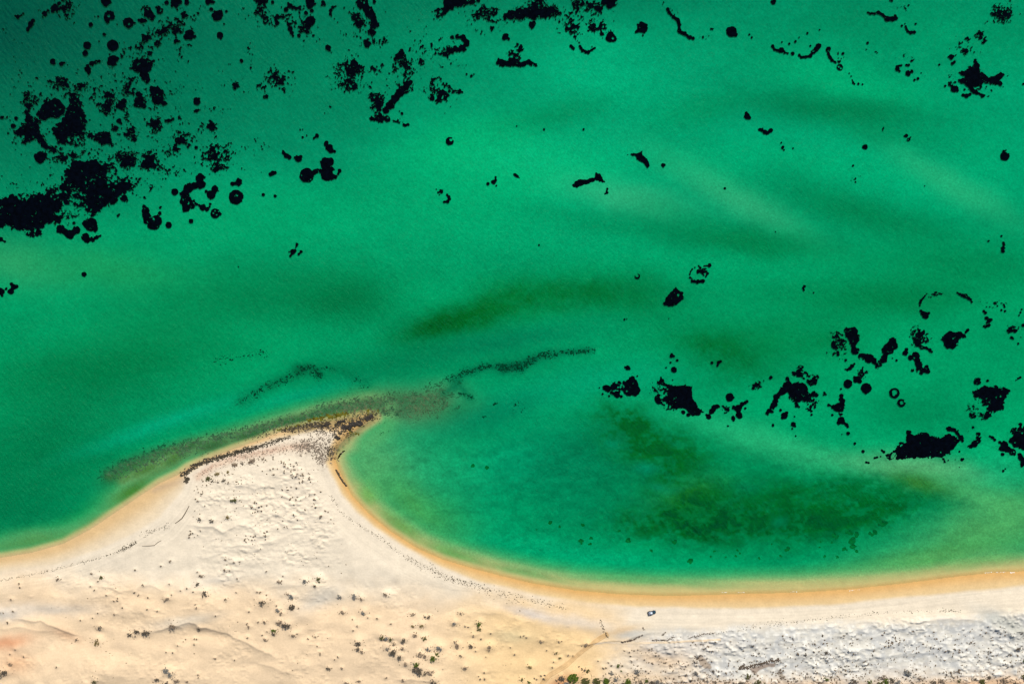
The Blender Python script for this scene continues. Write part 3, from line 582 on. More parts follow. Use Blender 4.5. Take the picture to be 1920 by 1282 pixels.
# ------------------------------------------------------------------ the sea: a clear green body of water with a rippled surface
def water_material():
    m, nt, out = nodemat('green_sea_water')
    L = nt.links.new
    tc = N(nt, 'ShaderNodeTexCoord')
    rot = N(nt, 'ShaderNodeVectorRotate', rotation_type='Z_AXIS', i_Angle=math.radians(148))
    L(tc.outputs['Object'], rot.inputs['Vector'])
    wob = N(nt, 'ShaderNodeTexNoise', i_Scale=.045, i_Detail=2.0); L(tc.outputs['Object'], wob.inputs['Vector'])
    wsc = N(nt, 'ShaderNodeVectorMath', operation='SCALE', i_Scale=6.0); L(wob.outputs['Color'], wsc.inputs[0])
    add = N(nt, 'ShaderNodeVectorMath', operation='ADD'); L(rot.outputs[0], add.inputs[0]); L(wsc.outputs[0], add.inputs[1])
    mp = N(nt, 'ShaderNodeMapping'); mp.inputs['Scale'].default_value = (.60, .16, 1.0); L(add.outputs[0], mp.inputs['Vector'])
    a = N(nt, 'ShaderNodeTexNoise', i_Scale=1.0, i_Detail=3.0, i_Roughness=.6); L(mp.outputs[0], a.inputs['Vector'])
    gust = N(nt, 'ShaderNodeTexNoise', i_Scale=.02, i_Detail=3.0); L(tc.outputs['Object'], gust.inputs['Vector'])
    gs = N(nt, 'ShaderNodeMapRange', i_1=.3, i_2=.7, i_3=.6, i_4=1.0); L(gust.outputs[0], gs.inputs[0])
    bp = N(nt, 'ShaderNodeBump', i_Distance=WAVE); L(gs.outputs[0], bp.inputs['Strength']); L(a.outputs[0], bp.inputs['Height'])
    tr = N(nt, 'ShaderNodeBsdfTransparent')
    df = N(nt, 'ShaderNodeBsdfDiffuse'); df.inputs['Color'].default_value = (.0005, .30, .12, 1)
    L(bp.outputs[0], df.inputs['Normal'])
    m1 = N(nt, 'ShaderNodeMixShader', i_0=TURBID); L(tr.outputs[0], m1.inputs[1]); L(df.outputs[0], m1.inputs[2])
    gl = N(nt, 'ShaderNodeBsdfGlossy', i_Roughness=.33); L(bp.outputs[0], gl.inputs['Normal'])
    m2 = N(nt, 'ShaderNodeMixShader', i_0=GLOSS); L(m1.outputs[0], m2.inputs[1]); L(gl.outputs[0], m2.inputs[2])
    L(m2.outputs[0], out.inputs['Surface'])
    va = N(nt, 'ShaderNodeVolumeAbsorption', i_Density=float(SIG[0]))
    va.inputs['Color'].default_value = (0.0, 1 - SIG[1] / SIG[0], 1 - SIG[2] / SIG[0], 1)
    L(va.outputs[0], out.inputs['Volume'])
    m.cycles.homogeneous_volume = True
    return m
E = 2900.0
wv = [(-E, -E, -6), (E, -E, -6), (E, E, -6), (-E, E, -6), (-E, -E, 0), (E, -E, 0), (E, E, 0), (-E, E, 0)]
wf = [(3, 2, 1, 0), (4, 5, 6, 7), (0, 1, 5, 4), (1, 2, 6, 5), (2, 3, 7, 6), (3, 0, 4, 7)]
sea = link_mesh('sea', wv, wf, water_material())
tag(sea, kind='structure', label='clear emerald green sea with fine wind ripples')
# ------------------------------------------------------------------ seagrass: every dark patch is a thing of its own
def weed_mat(name, col, spec=.012):
    m, nt, out = nodemat(name)
    L = nt.links.new
    tc = N(nt, 'ShaderNodeTexCoord')
    nz = N(nt, 'ShaderNodeTexNoise', i_Scale=.35, i_Detail=5.0, i_Roughness=.7); L(tc.outputs['Object'], nz.inputs['Vector'])
    mr = N(nt, 'ShaderNodeMapRange', i_1=.35, i_2=.75, i_3=.4, i_4=1.8); L(nz.outputs[0], mr.inputs[0])
    sc = N(nt, 'ShaderNodeVectorMath', operation='SCALE'); sc.inputs[0].default_value = col; L(mr.outputs[0], sc.inputs['Scale'])
    p = N(nt, 'ShaderNodeBsdfPrincipled', i_Roughness=.9); p.inputs['Specular IOR Level'].default_value = spec
    L(sc.outputs[0], p.inputs['Base Color']); L(p.outputs[0], out.inputs[0])
    return m
M_GRASS = weed_mat('black_seagrass', (.0005, .0014, .0036))
M_WEED = weed_mat('dark_brown_weed', (.022, .030, .012))
M_ROCK = simple_mat('dark_wet_rock', (.028, .022, .016), rough=.7, spec=.3, var=.5, scale=.8)

def contour_mesh(f, x0, y0, step, ztop, zlow, bump, seed, zfun=None):
    """slab filling f > 0 (f sampled on a pixel grid): bumpy canopy plus a skirt going down"""
    ny, nx = f.shape
    f = f.copy(); f[0, :] = f[-1, :] = -1; f[:, 0] = f[:, -1] = -1
    ins = f > 0
    code = ins[:-1, :-1] * 1 + ins[:-1, 1:] * 2 + ins[1:, 1:] * 4 + ins[1:, :-1] * 8
    verts, vid, faces, segs = [], {}, [], []
    def corner(i, j):
        k = (i, j, 0)
        if k not in vid: vid[k] = len(verts); verts.append((x0 + j * step, y0 + i * step))
        return vid[k]
    def edge(i, j, hv):
        k = (i, j, hv)
        if k not in vid:
            a = f[i, j]; b = f[i, j + 1] if hv == 1 else f[i + 1, j]
            t = min(max(a / (a - b), .05), .95)
            vid[k] = len(verts)
            verts.append((x0 + (j + (t if hv == 1 else 0)) * step, y0 + (i + (t if hv == 2 else 0)) * step))
        return vid[k]
    for i, j in zip(*np.nonzero(code)):
        c = code[i, j]
        if c == 15:
            faces.append((corner(i, j), corner(i + 1, j), corner(i + 1, j + 1), corner(i, j + 1))); continue
        cs = [(i, j), (i, j + 1), (i + 1, j + 1), (i + 1, j)]
        es = [(i, j, 1), (i, j + 1, 2), (i + 1, j, 1), (i, j, 2)]
        bits = [bool(c & 1), bool(c & 2), bool(c & 4), bool(c & 8)]
        loops = []
        if c in (5, 10):
            for k in range(4):
                if bits[k]: loops.append([('c', cs[k]), ('e', es[k]), ('e', es[k - 1])])
        else:
            lp = []
            for k in range(4):
                if bits[k]: lp.append(('c', cs[k]))
                if bits[k] != bits[(k + 1) % 4]: lp.append(('e', es[k]))
            loops.append(lp)
        for lp in loops:
            ids = [corner(*q) if t == 'c' else edge(*q) for t, q in lp]
            n = len(lp)
            for a in range(n):
                if lp[a][0] == 'e' and lp[(a + 1) % n][0] == 'e': segs.append((ids[a], ids[(a + 1) % n]))
            faces.append(tuple(ids[::-1]))
    if not verts: return None
    P = np.array(verts, float)
    nt = len(P)
    hx, hy = WX(P[:, 0]), WY(P[:, 1])
    base = np.zeros(nt) if zfun is None else zfun(P[:, 0], P[:, 1])
    ed = np.zeros(nt, bool)
    for a, b in segs: ed[a] = ed[b] = True
    zt = base + ztop + bump * (vnoise(P[:, 0] / 1.7, P[:, 1] / 1.7, seed) + vnoise(P[:, 0] / 5, P[:, 1] / 5, seed + 3)) * np.where(ed, .3, 1)
    top = np.stack([hx, hy, zt], 1)
    el = np.nonzero(ed)[0]; remap = {int(e): nt + k for k, e in enumerate(el)}
    low = np.stack([hx[el], hy[el], base[el] + zlow], 1) if len(el) else np.zeros((0, 3))
    for a, b in segs: faces.append((a, b, remap[b], remap[a]))
    return np.concatenate([top, low]), faces

TILE_Y = [0, 320, 640, 962]
def parse(tile, text):
    ox, oy = int(tile[0]) * 480, TILE_Y[int(tile[1])]
    prims = []
    for part in text.split(';'):
        w = part.split()
        if not w: continue
        v = [float(q) for q in w[1:]]
        if w[0] == 'p': prims.append(('p', [(v[k] / 4 + ox, v[k + 1] / 4 + oy) for k in range(0, len(v), 2)]))
        else:
            if w[0] == 'c':
                for k in range(0, len(v) - 3, 3):
                    if math.hypot(v[k + 3] - v[k], v[k + 4] - v[k + 1]) < 1.3 * (v[k + 2] + v[k + 5]) + 6: prims.append(('l', v[k] / 4 + ox, v[k + 1] / 4 + oy, v[k + 3] / 4 + ox, v[k + 4] / 4 + oy, min(v[k + 2], v[k + 5]) * .19))
            for k in range(0, len(v), 3): prims.append((w[0], v[k] / 4 + ox, v[k + 1] / 4 + oy, v[k + 2] / 4))
    return prims

def weed_field(prims, seed, rag):
    xs, ys = [], []
    for q in prims:
        if q[0] == 'p': xs += [p[0] for p in q[1]]; ys += [p[1] for p in q[1]]
        elif q[0] not in 'hxl': xs += [q[1] - q[3], q[1] + q[3]]; ys += [q[2] - q[3], q[2] + q[3]]
    span = max(max(xs) - min(xs), max(ys) - min(ys))
    step = .5 if span < 14 else (.75 if span < 40 else 1.0)
    x0, y0 = math.floor(min(xs)) - 4, math.floor(min(ys)) - 4
    nx, ny = int((max(xs) - x0 + 4) / step) + 1, int((max(ys) - y0 + 4) / step) + 1
    PX, PY = np.meshgrid(x0 + np.arange(nx) * step, y0 + np.arange(ny) * step)
    f = np.full(PX.shape, -50.0)
    st = lambda v: np.clip(.5 + (v - .5) * 1.28, 0, 1)
    fine = (st(rnoise(PX, PY, 1.6, seed)) - .5) * .9 + (st(rnoise(PX, PY, 3.2, seed + 1)) - .5) * 1.6 + (st(rnoise(PX, PY, 7, seed + 2)) - .5) * 1.6
    por = (.8 * st(rnoise(PX, PY, 1.9, seed + 5)) + 1.1 * st(rnoise(PX, PY, 4.2, seed + 6))) / 1.9 + .34 * (st(rnoise(PX, PY, 9, seed + 7)) - .5)
    for q in prims:
        if q[0] == 'p': f = np.maximum(f, poly_sd(PX, PY, q[1]) + .9 * max(rag - .6, 0) + fine * rag * 2.3)
        elif q[0] == 'c': f = np.maximum(f, q[3] - np.hypot(PX - q[1], PY - q[2]) + fine * min(rag, q[3] * .17) * 1.6)
        elif q[0] == 'l': f = np.maximum(f, q[5] - seg_dist(PX, PY, [(q[1], q[2]), (q[3], q[4])]) + fine * min(rag, q[5] * .3))
        elif q[0] == 's':
            d = np.hypot(PX - q[1], PY - q[2]) / q[3]
            f = np.maximum(f, np.where(d < 1.25, (por - .425 - .20 * d ** 2) * 9, -50))
    if span > 26 and any(q[0] == 'p' or (q[0] == 'c' and q[3] > 8) for q in prims):   # frayed rim
        fr = np.clip(rag - .4, 0, 1.2) * 6.5
        f = np.minimum(f, (.57 - por) * 12 + np.maximum(f, 0) * (12 / np.maximum(fr * 2.2, 1)))
    for q in prims:
        if q[0] == 'x':
            dq = np.hypot(PX - q[1], PY - q[2]) / q[3]
            f = np.where(dq < 1, np.minimum(f, (.47 + .30 * dq ** 3 - por) * 12), f)
        if q[0] == 'h': f = np.minimum(f, np.hypot(PX - q[1], PY - q[2]) - q[3] + fine * .5)
    if span > 30:   # pinholes of sand inside the big meadows
        f = np.minimum(f, (.80 - por) * 14)
    return f, x0, y0, step

PATCH_N = [0]
def patch(tile, label, text, rag=.8, group=None, name='seagrass_patch'):
    PATCH_N[0] += 1
    seed = 1000 + 13 * PATCH_N[0]
    f, x0, y0, step = weed_field(parse(tile, text), seed, rag)
    r = contour_mesh(f, x0, y0, step, .02, -1.0, .06, seed)
    if r is None: print('EMPTY', label); return
    V, Fc = r
    cx, cy = V[:, 0].mean(), V[:, 1].mean()
    V = V - np.array([cx, cy, 0])
    o = link_mesh(name, V, Fc, M_GRASS)
    o.location = (cx, cy, 0)
    tag(o, label, 'seagrass', group)
    return o
def dots(tile, label, group, text, name='seagrass_tuft'):
    """several look-alike small tufts, each an object"""
    v = [float(q) for q in text.split()]
    for k in range(0, len(v), 3):
        patch(tile, label, 'c %g %g %g' % (v[k], v[k + 1], v[k + 2]), .5, group, name)

# ---- top left corner
patch('00', 'ragged black seagrass patch trailing crumbs, nearest the top left corner', 'c 410 60 28 395 85 14 335 105 20 360 80 10 440 28 14; s 480 70 70', 1.2)
patch('00', 'small two-lobed black seagrass clump at the far upper left margin', 'c 135 125 17 160 115 8 116 120 9 175 103 9', .8)
patch('00', 'upright comma of black seagrass below the corner patch at upper left', 'c 230 180 20 245 155 14 210 215 14 225 195 15 208 228 10', 1.0)
patch('00', 'pointed black seagrass patch cut by the top edge above the two rings', 'p 752 -12 835 -12 835 15 825 28 795 55 765 35', .7)
patch('00', 'black seagrass ring with a tail, upper left of a pair of rings', 'p 775 125 785 95 815 80 845 90 862 125 850 150 825 148 820 175 800 180 785 160; h 815 123 11', .6)
patch('00', 'black seagrass ring with one bright off-centre hole, right of the tailed ring', 'c 960 172 41 1010 173 9; h 968 182 9', .7)
patch('00', 'knuckled black seagrass patch with a hooked lobe, right of the two rings', 'c 1115 105 35 1140 130 25 1100 80 18 1195 85 27 1190 60 17 1065 155 20 1085 155 16 1040 150 11 1170 55 10; s 1100 80 50', .9)
patch('00', 'small round black seagrass dot left of the tailed ring', 'c 680 187 17', .5)
patch('00', 'small square black seagrass dot under the tailed ring', 'c 780 257 13', .6)
dots('00', 'tiny black seagrass speck beside the two rings at upper left', 'specks around the two seagrass rings', '735 125 9 878 183 7 742 310 6 820 408 6 710 125 4')
patch('00', 'round black seagrass disc, upper of two touching discs', 'c 653 343 30', .5)
patch('00', 'smaller round black seagrass disc touching the disc above it', 'c 638 398 22', .5)
patch('00', 'largest round black seagrass disc in the upper left', 'c 845 340 43', .5)
patch('00', 'black seagrass disc with a bite out of its lower right side', 'c 845 455 40 820 475 20 880 440 15; h 882 474 12', .5)
patch('00', 'curved chain of black seagrass lobes below the two touching discs', 'c 655 520 24 665 540 18 690 478 20 720 465 17 742 462 13 655 495 14', .6)
patch('00', 'small black seagrass knot, left of a pair of knots', 'c 395 460 21 405 475 14', .7)
patch('00', 'small black seagrass knot, right of a pair of knots', 'c 458 480 17 480 472 8', .6)
patch('00', 'ragged black seagrass patch at the upper end of the speckled diagonal band', 'c 1425 262 40 1395 275 20 1460 270 12; h 1460 255 8', 1.0)
patch('00', 'lone pentagonal black seagrass patch right of the speckled diagonal band', 'c 1650 265 24 1655 285 10', .6)
patch('00', 'small dark seagrass blob touching the top edge near the middle of the upper left', 'c 1250 20 16', .6)
patch('00', 'black seagrass cluster on the top edge above the speckled diagonal band', 'c 1310 20 28 1320 45 18 1345 15 18 1290 45 12 1310 -5 25 1328 72 8', .8)
patch('00', 'dark seagrass lobe on the top edge, right of the cluster there', 'c 1400 20 18 1398 5 14', .6)
patch('00', 'ragged black seagrass patch hanging from the top edge above a square one', 'c 1560 15 22 1595 15 15 1560 -5 22 1585 70 14', .9)
patch('00', 'square black seagrass patch below the top edge', 'p 1585 115 1600 85 1665 70 1672 115 1650 150 1605 158', .6)
dots('00', 'tiny dark seagrass dot near the square patch at the top', 'dots near the square seagrass patch', '1698 87 11 1485 100 10 1680 180 6')
dots('00', 'small black seagrass dot standing alone in clear water right of the upper left meadow', 'lone dots right of the meadow', '1810 458 15 1880 508 9')
patch('00', 'upper part of the speckled diagonal band of black seagrass', 's 1380 110 34 1330 165 32 1280 190 28 1240 215 40 1200 245 34; c 1230 225 18 1195 250 14 1370 105 12', 1.2)
patch('00', 'lower part of the speckled diagonal band of black seagrass', 's 1100 280 44 1330 230 40 1330 300 34 1180 325 26 1040 350 32 1420 330 20; c 1325 308 14 1080 270 9', 1.2)
patch('00', 'boot shaped black seagrass patch under the speckled diagonal band', 'p 990 480 1010 450 1060 460 1100 440 1150 460 1140 520 1110 550 1120 600 1100 620 1060 590 1060 560 1090 540 1050 545 1000 535 975 510; s 1060 480 95', 1.4)
patch('00', 'lacy black seagrass string below the boot shaped patch', 's 985 605 38 960 650 34 950 700 30 985 690 22; c 975 625 12 955 655 8', 1.2)
patch('00', 'black seagrass patch at the foot of the lacy string', 'c 910 785 34 925 760 24 880 790 18 935 800 14', 1.2)
patch('00', 'ragged black seagrass column in the middle of three standing side by side', 'c 1045 755 35 1040 715 28 1080 795 22 1020 790 18 1050 780 25; s 1050 760 62', 1.3)
patch('00', 'black seagrass patch like a running figure, right of the ragged column', 'c 1165 685 42 1200 690 28 1180 750 38 1230 775 23 1140 660 16 1165 720 30; s 1180 720 75; h 1180 712 7', 1.2)
patch('00', 'frayed black seagrass patch left of the lacy string', 'c 810 710 24 790 725 13; s 815 715 52', 1.2)
patch('00', 'crumbling black seagrass patch below the frayed one', 's 810 812 52 770 820 26; c 815 815 13', 1.2)
patch('00', 'small dark seagrass star in open water right of the running figure', 'c 1475 760 27 1462 745 10 1490 740 10', .8)
patch('00', 'small flat seagrass clump just under the dark star', 'c 1472 832 13 1487 826 9 1458 836 7', .6)
patch('00', 'lacy seagrass scrap far right of the dark star', 's 1768 640 28; c 1770 640 9', .8)
patch('00', 'lacy black seagrass arch above the round mass', 's 440 610 36 475 620 40 510 642 26 420 655 22; c 465 620 14 430 612 10', 1.2)
patch('00', 'big rounded black seagrass mass between two ragged columns', 'p 270 860 310 790 350 760 400 740 450 760 485 800 480 850 440 880 400 890 360 885 310 905', .9)
patch('00', 'tall broad ragged black seagrass column right of the rounded mass', 'p 520 690 560 650 600 630 635 640 600 700 590 750 620 800 640 860 650 930 630 1000 620 1080 560 1100 500 1080 440 1070 410 1020 390 970 430 930 480 880 500 820 530 770; s 640 650 50 580 1080 60; x 570 1070 90 560 680 60 620 800 40', 1.7)
patch('00', 'tall ragged black seagrass column left of the rounded mass', 'p 190 700 235 700 240 780 215 830 220 870 270 880 300 940 300 1010 240 1060 180 1080 130 1060 100 990 150 940 195 920 190 860 195 790 180 750; s 200 720 50 130 1050 45; x 150 1050 60 210 740 60', 1.6)
patch('00', 'slanting black seagrass tongue running down from the left column', 'p 270 1015 310 1020 345 1060 372 1105 340 1118 310 1085 285 1050; s 300 1040 50', 1.2)
patch('00', 'black seagrass arm reaching right from the broad column', 'p 640 990 700 1012 760 1000 810 990 838 1050 850 1080 770 1088 720 1060 660 1030; s 780 1040 75', 1.6)
patch('00', 'black seagrass patch below the slanting tongue', 'c 300 1180 42 330 1170 24 270 1170 18', 1.2)
patch('00', 'lacy black seagrass field right of the patch under the tongue', 's 410 1130 34 450 1165 60 500 1190 44 540 1170 38; c 410 1130 14 500 1180 10 540 1165 12', 1.3)
dots('00', 'small dark seagrass clump off the left side of the left column', 'clumps left of the seagrass column', '100 945 18 120 888 15')
patch('00', 'bent black seagrass wisp right of the broad column', 'c 890 905 18 905 925 9 870 960 16; s 860 955 40', .9)
patch('00', 'lacy black seagrass patch with a dense foot, under the bent wisp', 's 980 1000 46; c 970 995 13 1010 1045 16 995 1020 10', 1.1)
patch('00', 'low fuzzy black seagrass patch in the clear lane', 'c 1160 930 32 1110 930 10 1190 885 12; s 1155 935 62', 1.3)
patch('00', 'frayed seagrass patch right of the low fuzzy one', 's 1270 905 34 1345 880 18; c 1268 905 13', 1.0)
patch('00', 'black triangular seagrass patch pointing up, right of the clear lane', 'p 1545 955 1575 903 1600 925 1630 965 1590 992; s 1510 970 36', 1.0)
patch('00', 'crumbly black seagrass cluster below and left of the black triangle', 's 1345 1040 58 1410 1022 26; c 1350 1045 20 1325 1048 12', 1.2)
patch('00', 'spiky black seagrass bank below the black triangle', 's 1600 1130 62 1620 1200 70 1670 1180 48 1635 1255 40; c 1590 1120 20 1625 1235 18 1600 1170 16', 1.5)
patch('00', 'crumbly string of seagrass left of the spiky bank', 's 1310 1125 44 1265 1155 26; c 1320 1118 14 1468 1108 13', 1.1)
patch('00', 'dense ragged seagrass bank above the giant dark mass, left half', 's 960 1200 105 900 1170 60; c 960 1195 34 990 1220 30 930 1230 24 890 1165 12', 1.6)
patch('00', 'dense ragged seagrass bank above the giant dark mass, right half', 's 1120 1210 90 1190 1240 60; c 1120 1200 34 1080 1235 26 1140 1245 24 1150 1170 14', 1.6)
# ---- top, left of centre
patch('10', 'black seagrass patch lying along the top edge, left of the crescent', 'p -40 -10 100 -10 98 6 78 28 40 34 0 20; c 125 18 14; s 40 60 50', 1.2)
patch('10', 'branching black seagrass bar under the top edge, left of the crescent', 'c 255 45 20 280 60 16 225 75 17 325 60 14 300 65 12 240 25 10', 1.1)
patch('10', 'solid black seagrass blob on the top edge, right of the branching bar', 'c 410 22 34 400 50 18 442 30 12 400 0 26', .9)
dots('10', 'small dark seagrass lobe under the solid blob on the top edge', 'lobes under the solid blob', '375 98 15 418 83 14')
patch('10', 'small bent seagrass clump between solid blob and crescent', 'c 505 20 17 515 35 11 492 40 9', .8)
patch('10', 'black seagrass hook with a solid round head, left of the crescent', 'c 405 160 38 425 145 22 390 200 24; s 350 215 50 390 245 36; c 380 235 12 320 268 14 430 264 11', 1.2)
patch('10', 'slanting black seagrass streak left of the round-headed hook', 'c 245 185 13 255 215 20 268 245 17 278 270 9 235 170 8', 1.2)
patch('10', 'upper of two small seagrass knots left of the slanting streak', 'c 160 128 20 180 128 10 205 130 10; s 165 130 34', 1.1)
patch('10', 'lower of two small seagrass knots left of the slanting streak', 'c 155 180 14 168 172 8', .9)
patch('10', 'crumbly seagrass scrap between corner cluster and two knots', 's 80 145 40; c 85 130 10', 1.0)
patch('10', 'thin black seagrass crescent open to the right', 'c 560 80 14 558 105 12 575 58 12 597 47 6 566 120 6', .5)
patch('10', 'tall black seagrass mass of stacked lobes below the top edge', 'c 795 25 46 850 90 42 870 115 32 890 178 36 870 235 30 800 -5 40 885 8 18 780 175 26; s 770 175 70 745 120 50', 1.3)
patch('10', 'lacy seagrass strip below the tall stacked mass', 's 958 300 32 940 335 20; c 960 295 10', .9)
patch('10', 'thin lacy seagrass scrap left of the strip under the tall mass', 's 830 320 38; c 835 345 6', .9)
patch('10', 'lone dark seagrass dot with a tail below the crescent', 'c 540 358 23 550 378 10', .7)
patch('10', 'crumbly seagrass cluster in the open lane, left of the speckled fan', 's 150 580 70; c 140 568 14 188 608 18 205 578 10 165 540 8', 1.2)
patch('10', 'small crumbly seagrass cluster below and left of the open lane cluster', 's 65 720 26 30 640 34; c 62 725 9', 1.0)
patch('10', 'black seagrass knob on the upper rim of the speckled fan', 'c 745 475 24 735 460 16 755 495 14', 1.0)
patch('10', 'speckled fan of seagrass crumbs below its black knob', 's 690 540 105 710 620 88 760 520 50', 1.0)
patch('10', 'slanting black seagrass flame left of the inverted J', 'c 1085 405 22 1060 432 18 1092 380 13 1042 445 9; s 1075 420 44', 1.1)
patch('10', 'crumbly seagrass patch under the slanting flame', 's 1095 485 66 1060 510 40', 1.1)
patch('10', 'thick inverted J of black seagrass below the top middle', 'c 1470 280 14 1510 275 18 1555 285 23 1578 320 26 1545 360 33 1500 367 25 1450 390 21 1415 405 16; s 1440 390 60', 1.3)
patch('10', 'small dark seagrass knot left of the inverted J', 's 1235 452 32; c 1235 450 13', 1.0)
patch('10', 'long black seagrass wedge along the top edge left of the middle', 'p 1405 -12 1675 -12 1668 8 1630 22 1560 35 1500 65 1440 90 1380 112 1330 82 1350 65 1410 55; s 1370 120 40', 1.3)
patch('10', 'crumbly slanting seagrass cluster below the top edge wedge', 's 1690 85 56 1655 120 36; c 1700 70 10', 1.1)
patch('10', 'crumbly forked seagrass cluster right of the slanting one', 's 1770 110 52 1800 80 30 1770 215 20; c 1768 212 9', 1.1)
patch('10', 'crumbly seagrass scrap left of the great black patch at top middle', 's 1895 122 58', 1.1)
patch('10', 'dark spiky seagrass star above the black pyramid', 'c 1870 275 24 1895 290 12 1855 288 10', .9)
patch('20', 'black seagrass pyramid with a holed top and solid base', 'p -120 470 -100 435 -45 450 -20 470 -10 430 20 440 40 455 75 470 120 450 160 458 200 490 190 502 130 492 60 500 0 496 -60 502 -110 485; s 15 420 62 55 370 46; c 60 375 14 42 330 10', .9)
patch('10', 'long slanting black seagrass bar, the densest right of the clear lane', 'c 1160 620 17 1125 660 22 1080 690 32 1040 740 32 1005 790 32 975 822 26; s 1120 650 60 920 800 50', 1.3)
patch('10', 'crumbly seagrass patch at upper left of the long slanting bar', 's 900 755 64 880 710 30; c 895 725 11 900 775 13', 1.2)
patch('10', 'small open seagrass ring at the foot of the long slanting bar', 'c 985 890 25; h 988 882 8', .7)
patch('10', 'crumbly seagrass trail left of the small open ring', 's 920 880 46 870 885 22; c 932 825 9', 1.0)
dots('10', 'tiny seagrass dot right of the small open ring', 'dots right of the small open ring', '1095 850 10 1075 835 5 1065 905 5 1030 912 5')
patch('10', 'tiny seagrass bow tie right of the small open ring', 'c 1112 937 13 1127 938 9 1142 934 11', .5)
patch('10', 'scattered black seagrass cluster with solid lobes below the inverted J', 's 1375 690 80 1350 610 44; c 1380 705 18 1375 750 15 1320 735 19 1418 738 14 1440 715 9', 1.0)
patch('10', 'short black seagrass tail right of the scattered cluster', 'c 1525 685 19 1482 686 12 1505 690 9 1545 690 9 1455 655 8 1430 630 8', .7)
dots('10', 'tiny seagrass fleck right of the scattered cluster', 'flecks right of the scattered cluster', '1580 555 8 1613 570 11 1635 557 5')
patch('10', 'lone black seagrass C opening to the upper right, in bright water', 'c 1453 1057 31; h 1462 1048 11 1480 1036 9', .5)
patch('10', 'dark two-bead seagrass clump above the three-lobed stack', 'c 457 1017 16 433 1037 9', .4)
dots('10', 'tiny seagrass dot left of the two-bead clump', 'dots left of the two-bead clump', '350 1030 9 380 1015 5 330 972 6 350 970 5')
patch('10', 'black three-lobed seagrass stack above the joined discs', 'c 525 1076 19 548 1108 28 562 1130 21 590 1135 11 565 1095 10', .6)
patch('10', 'small black seagrass boomerang left of the three-lobed stack', 'c 228 1167 20 207 1147 13 250 1178 17 203 1132 7', .6)
patch('10', 'small black seagrass saucer between boomerang and joined discs', 'c 318 1186 27 337 1174 13 295 1182 11; h 318 1160 10', .5)
# ---- top, right of centre
patch('20', 'great ragged black seagrass patch hanging near the top middle', 'c 190 40 46 160 95 54 65 100 44 250 100 44 305 80 24 150 185 32 25 105 22 200 10 30; s 190 60 130 300 80 70 60 100 80', 1.8)
patch('20', 'ragged black seagrass strip along the top edge right of the middle', 's 500 15 72 590 50 62 640 60 50 560 10 70; c 640 62 22 520 25 22 590 45 18', 1.5)
patch('20', 'solid round-ended seagrass lobe at the right end of the top strip', 'c 740 25 42 700 12 28 760 10 28', 1.2)
patch('20', 'crumbly seagrass cluster, left of two under the top strip', 's 450 195 54; c 450 205 14', 1.1)
patch('20', 'crumbly seagrass cluster, right of two under the top strip', 's 605 200 50 665 200 40; c 605 205 12 670 190 11 675 255 12', 1.1)
patch('20', 'round black seagrass disc with a pale eye near its lower right rim', 'c 740 278 37 760 290 26 745 255 18; h 757 288 9', .6)
patch('20', 'square black seagrass patch with one pinhole and a foot at lower left', 'p 940 182 970 166 1020 180 1018 225 1000 255 960 240 925 250 915 235 940 215; h 957 208 7; c 982 265 7', .6)
patch('20', 'long wriggling black seagrass worm slanting down from the top edge', 'c 1168 70 14 1180 95 12 1195 112 11 1212 127 14 1245 150 14 1255 190 14 1255 232 17 1275 245 14 1295 253 17 1315 268 14 1332 280 18 1360 288 14', .8)
patch('20', 'tiny seagrass bar right of the wriggling worm', 'c 1493 217 8 1507 218 7', .4)
patch('20', 'lone solid black seagrass lump right of the wriggling worm', 'c 1648 238 40 1677 260 16 1625 225 20', .6)
dots('20', 'tiny seagrass dot right of the lone solid lump', 'dots right of the lone lump', '1780 260 7 1800 282 7 1437 277 4')
patch('20', 'small black seagrass bean left of the little curved one', 'c 443 347 12 452 356 12 462 366 11', .4)
patch('20', 'little curved black seagrass strip under the crumbly clusters', 'c 508 345 11 518 362 12 530 380 13 550 390 13 575 392 14 597 376 9 610 365 7 622 360 8 600 350 5', .6)
dots('20', 'tiny black fleck in wide bright water below the wriggling worm', 'flecks in the wide bright water', '36 946 6 240 970 8 538 970 8')
patch('20', 'black seagrass patch like a diving bird in bright water', 'p 865 1160 900 1150 945 1146 965 1138 978 1128 980 1165 1015 1190 1035 1245 1018 1262 985 1225 945 1200 920 1170', .5)
patch('20', 'small holed seagrass clump right of the diving bird', 'c 1130 1238 12 1143 1238 10 1135 1250 7; h 1132 1250 4', .4)
patch('20', 'lone black seagrass drop at the right, above a loose cluster', 'c 1762 870 22 1777 883 15 1758 848 10', .5)
patch('30', 'small seagrass cluster below the lone drop', 'c -60 970 12 -22 990 18 -10 998 12 20 978 16 5 1000 7 -40 965 7', .6)
# ---- top right
patch('30', 'small seagrass scrap on the top edge at the right', 'c 38 20 16 50 5 11', .6)
patch('30', 'black seagrass lizard with a spiky tail near the top right', 'c 750 95 8 772 100 13 800 102 11 828 96 15 860 112 13 893 140 21 935 142 20 962 138 13 955 120 10', .8)
patch('30', 'small seagrass crescent below the lizard', 'c 1033 198 8 1040 218 10 1050 235 11 1070 245 13 1098 243 12 1028 178 5', .6)
dots('30', 'tiny seagrass dot near the lizard at the top right', 'dots near the seagrass lizard', '1005 195 9 1108 180 8 1055 40 7 388 223 6 748 322 10')
patch('30', 'sagging black seagrass chain with a club at its right end', 'c 35 345 12 48 372 11 70 378 10 100 378 21 122 392 14 150 400 7 185 403 12 235 415 13 250 430 12 285 428 11 318 420 14 340 390 16 362 368 19 378 347 22', .6)
dots('30', 'tiny seagrass dot inside the curve of the sagging chain', 'dots inside the sagging chain', '105 315 7 160 328 9 205 312 10 235 280 5 295 250 8 318 345 7')
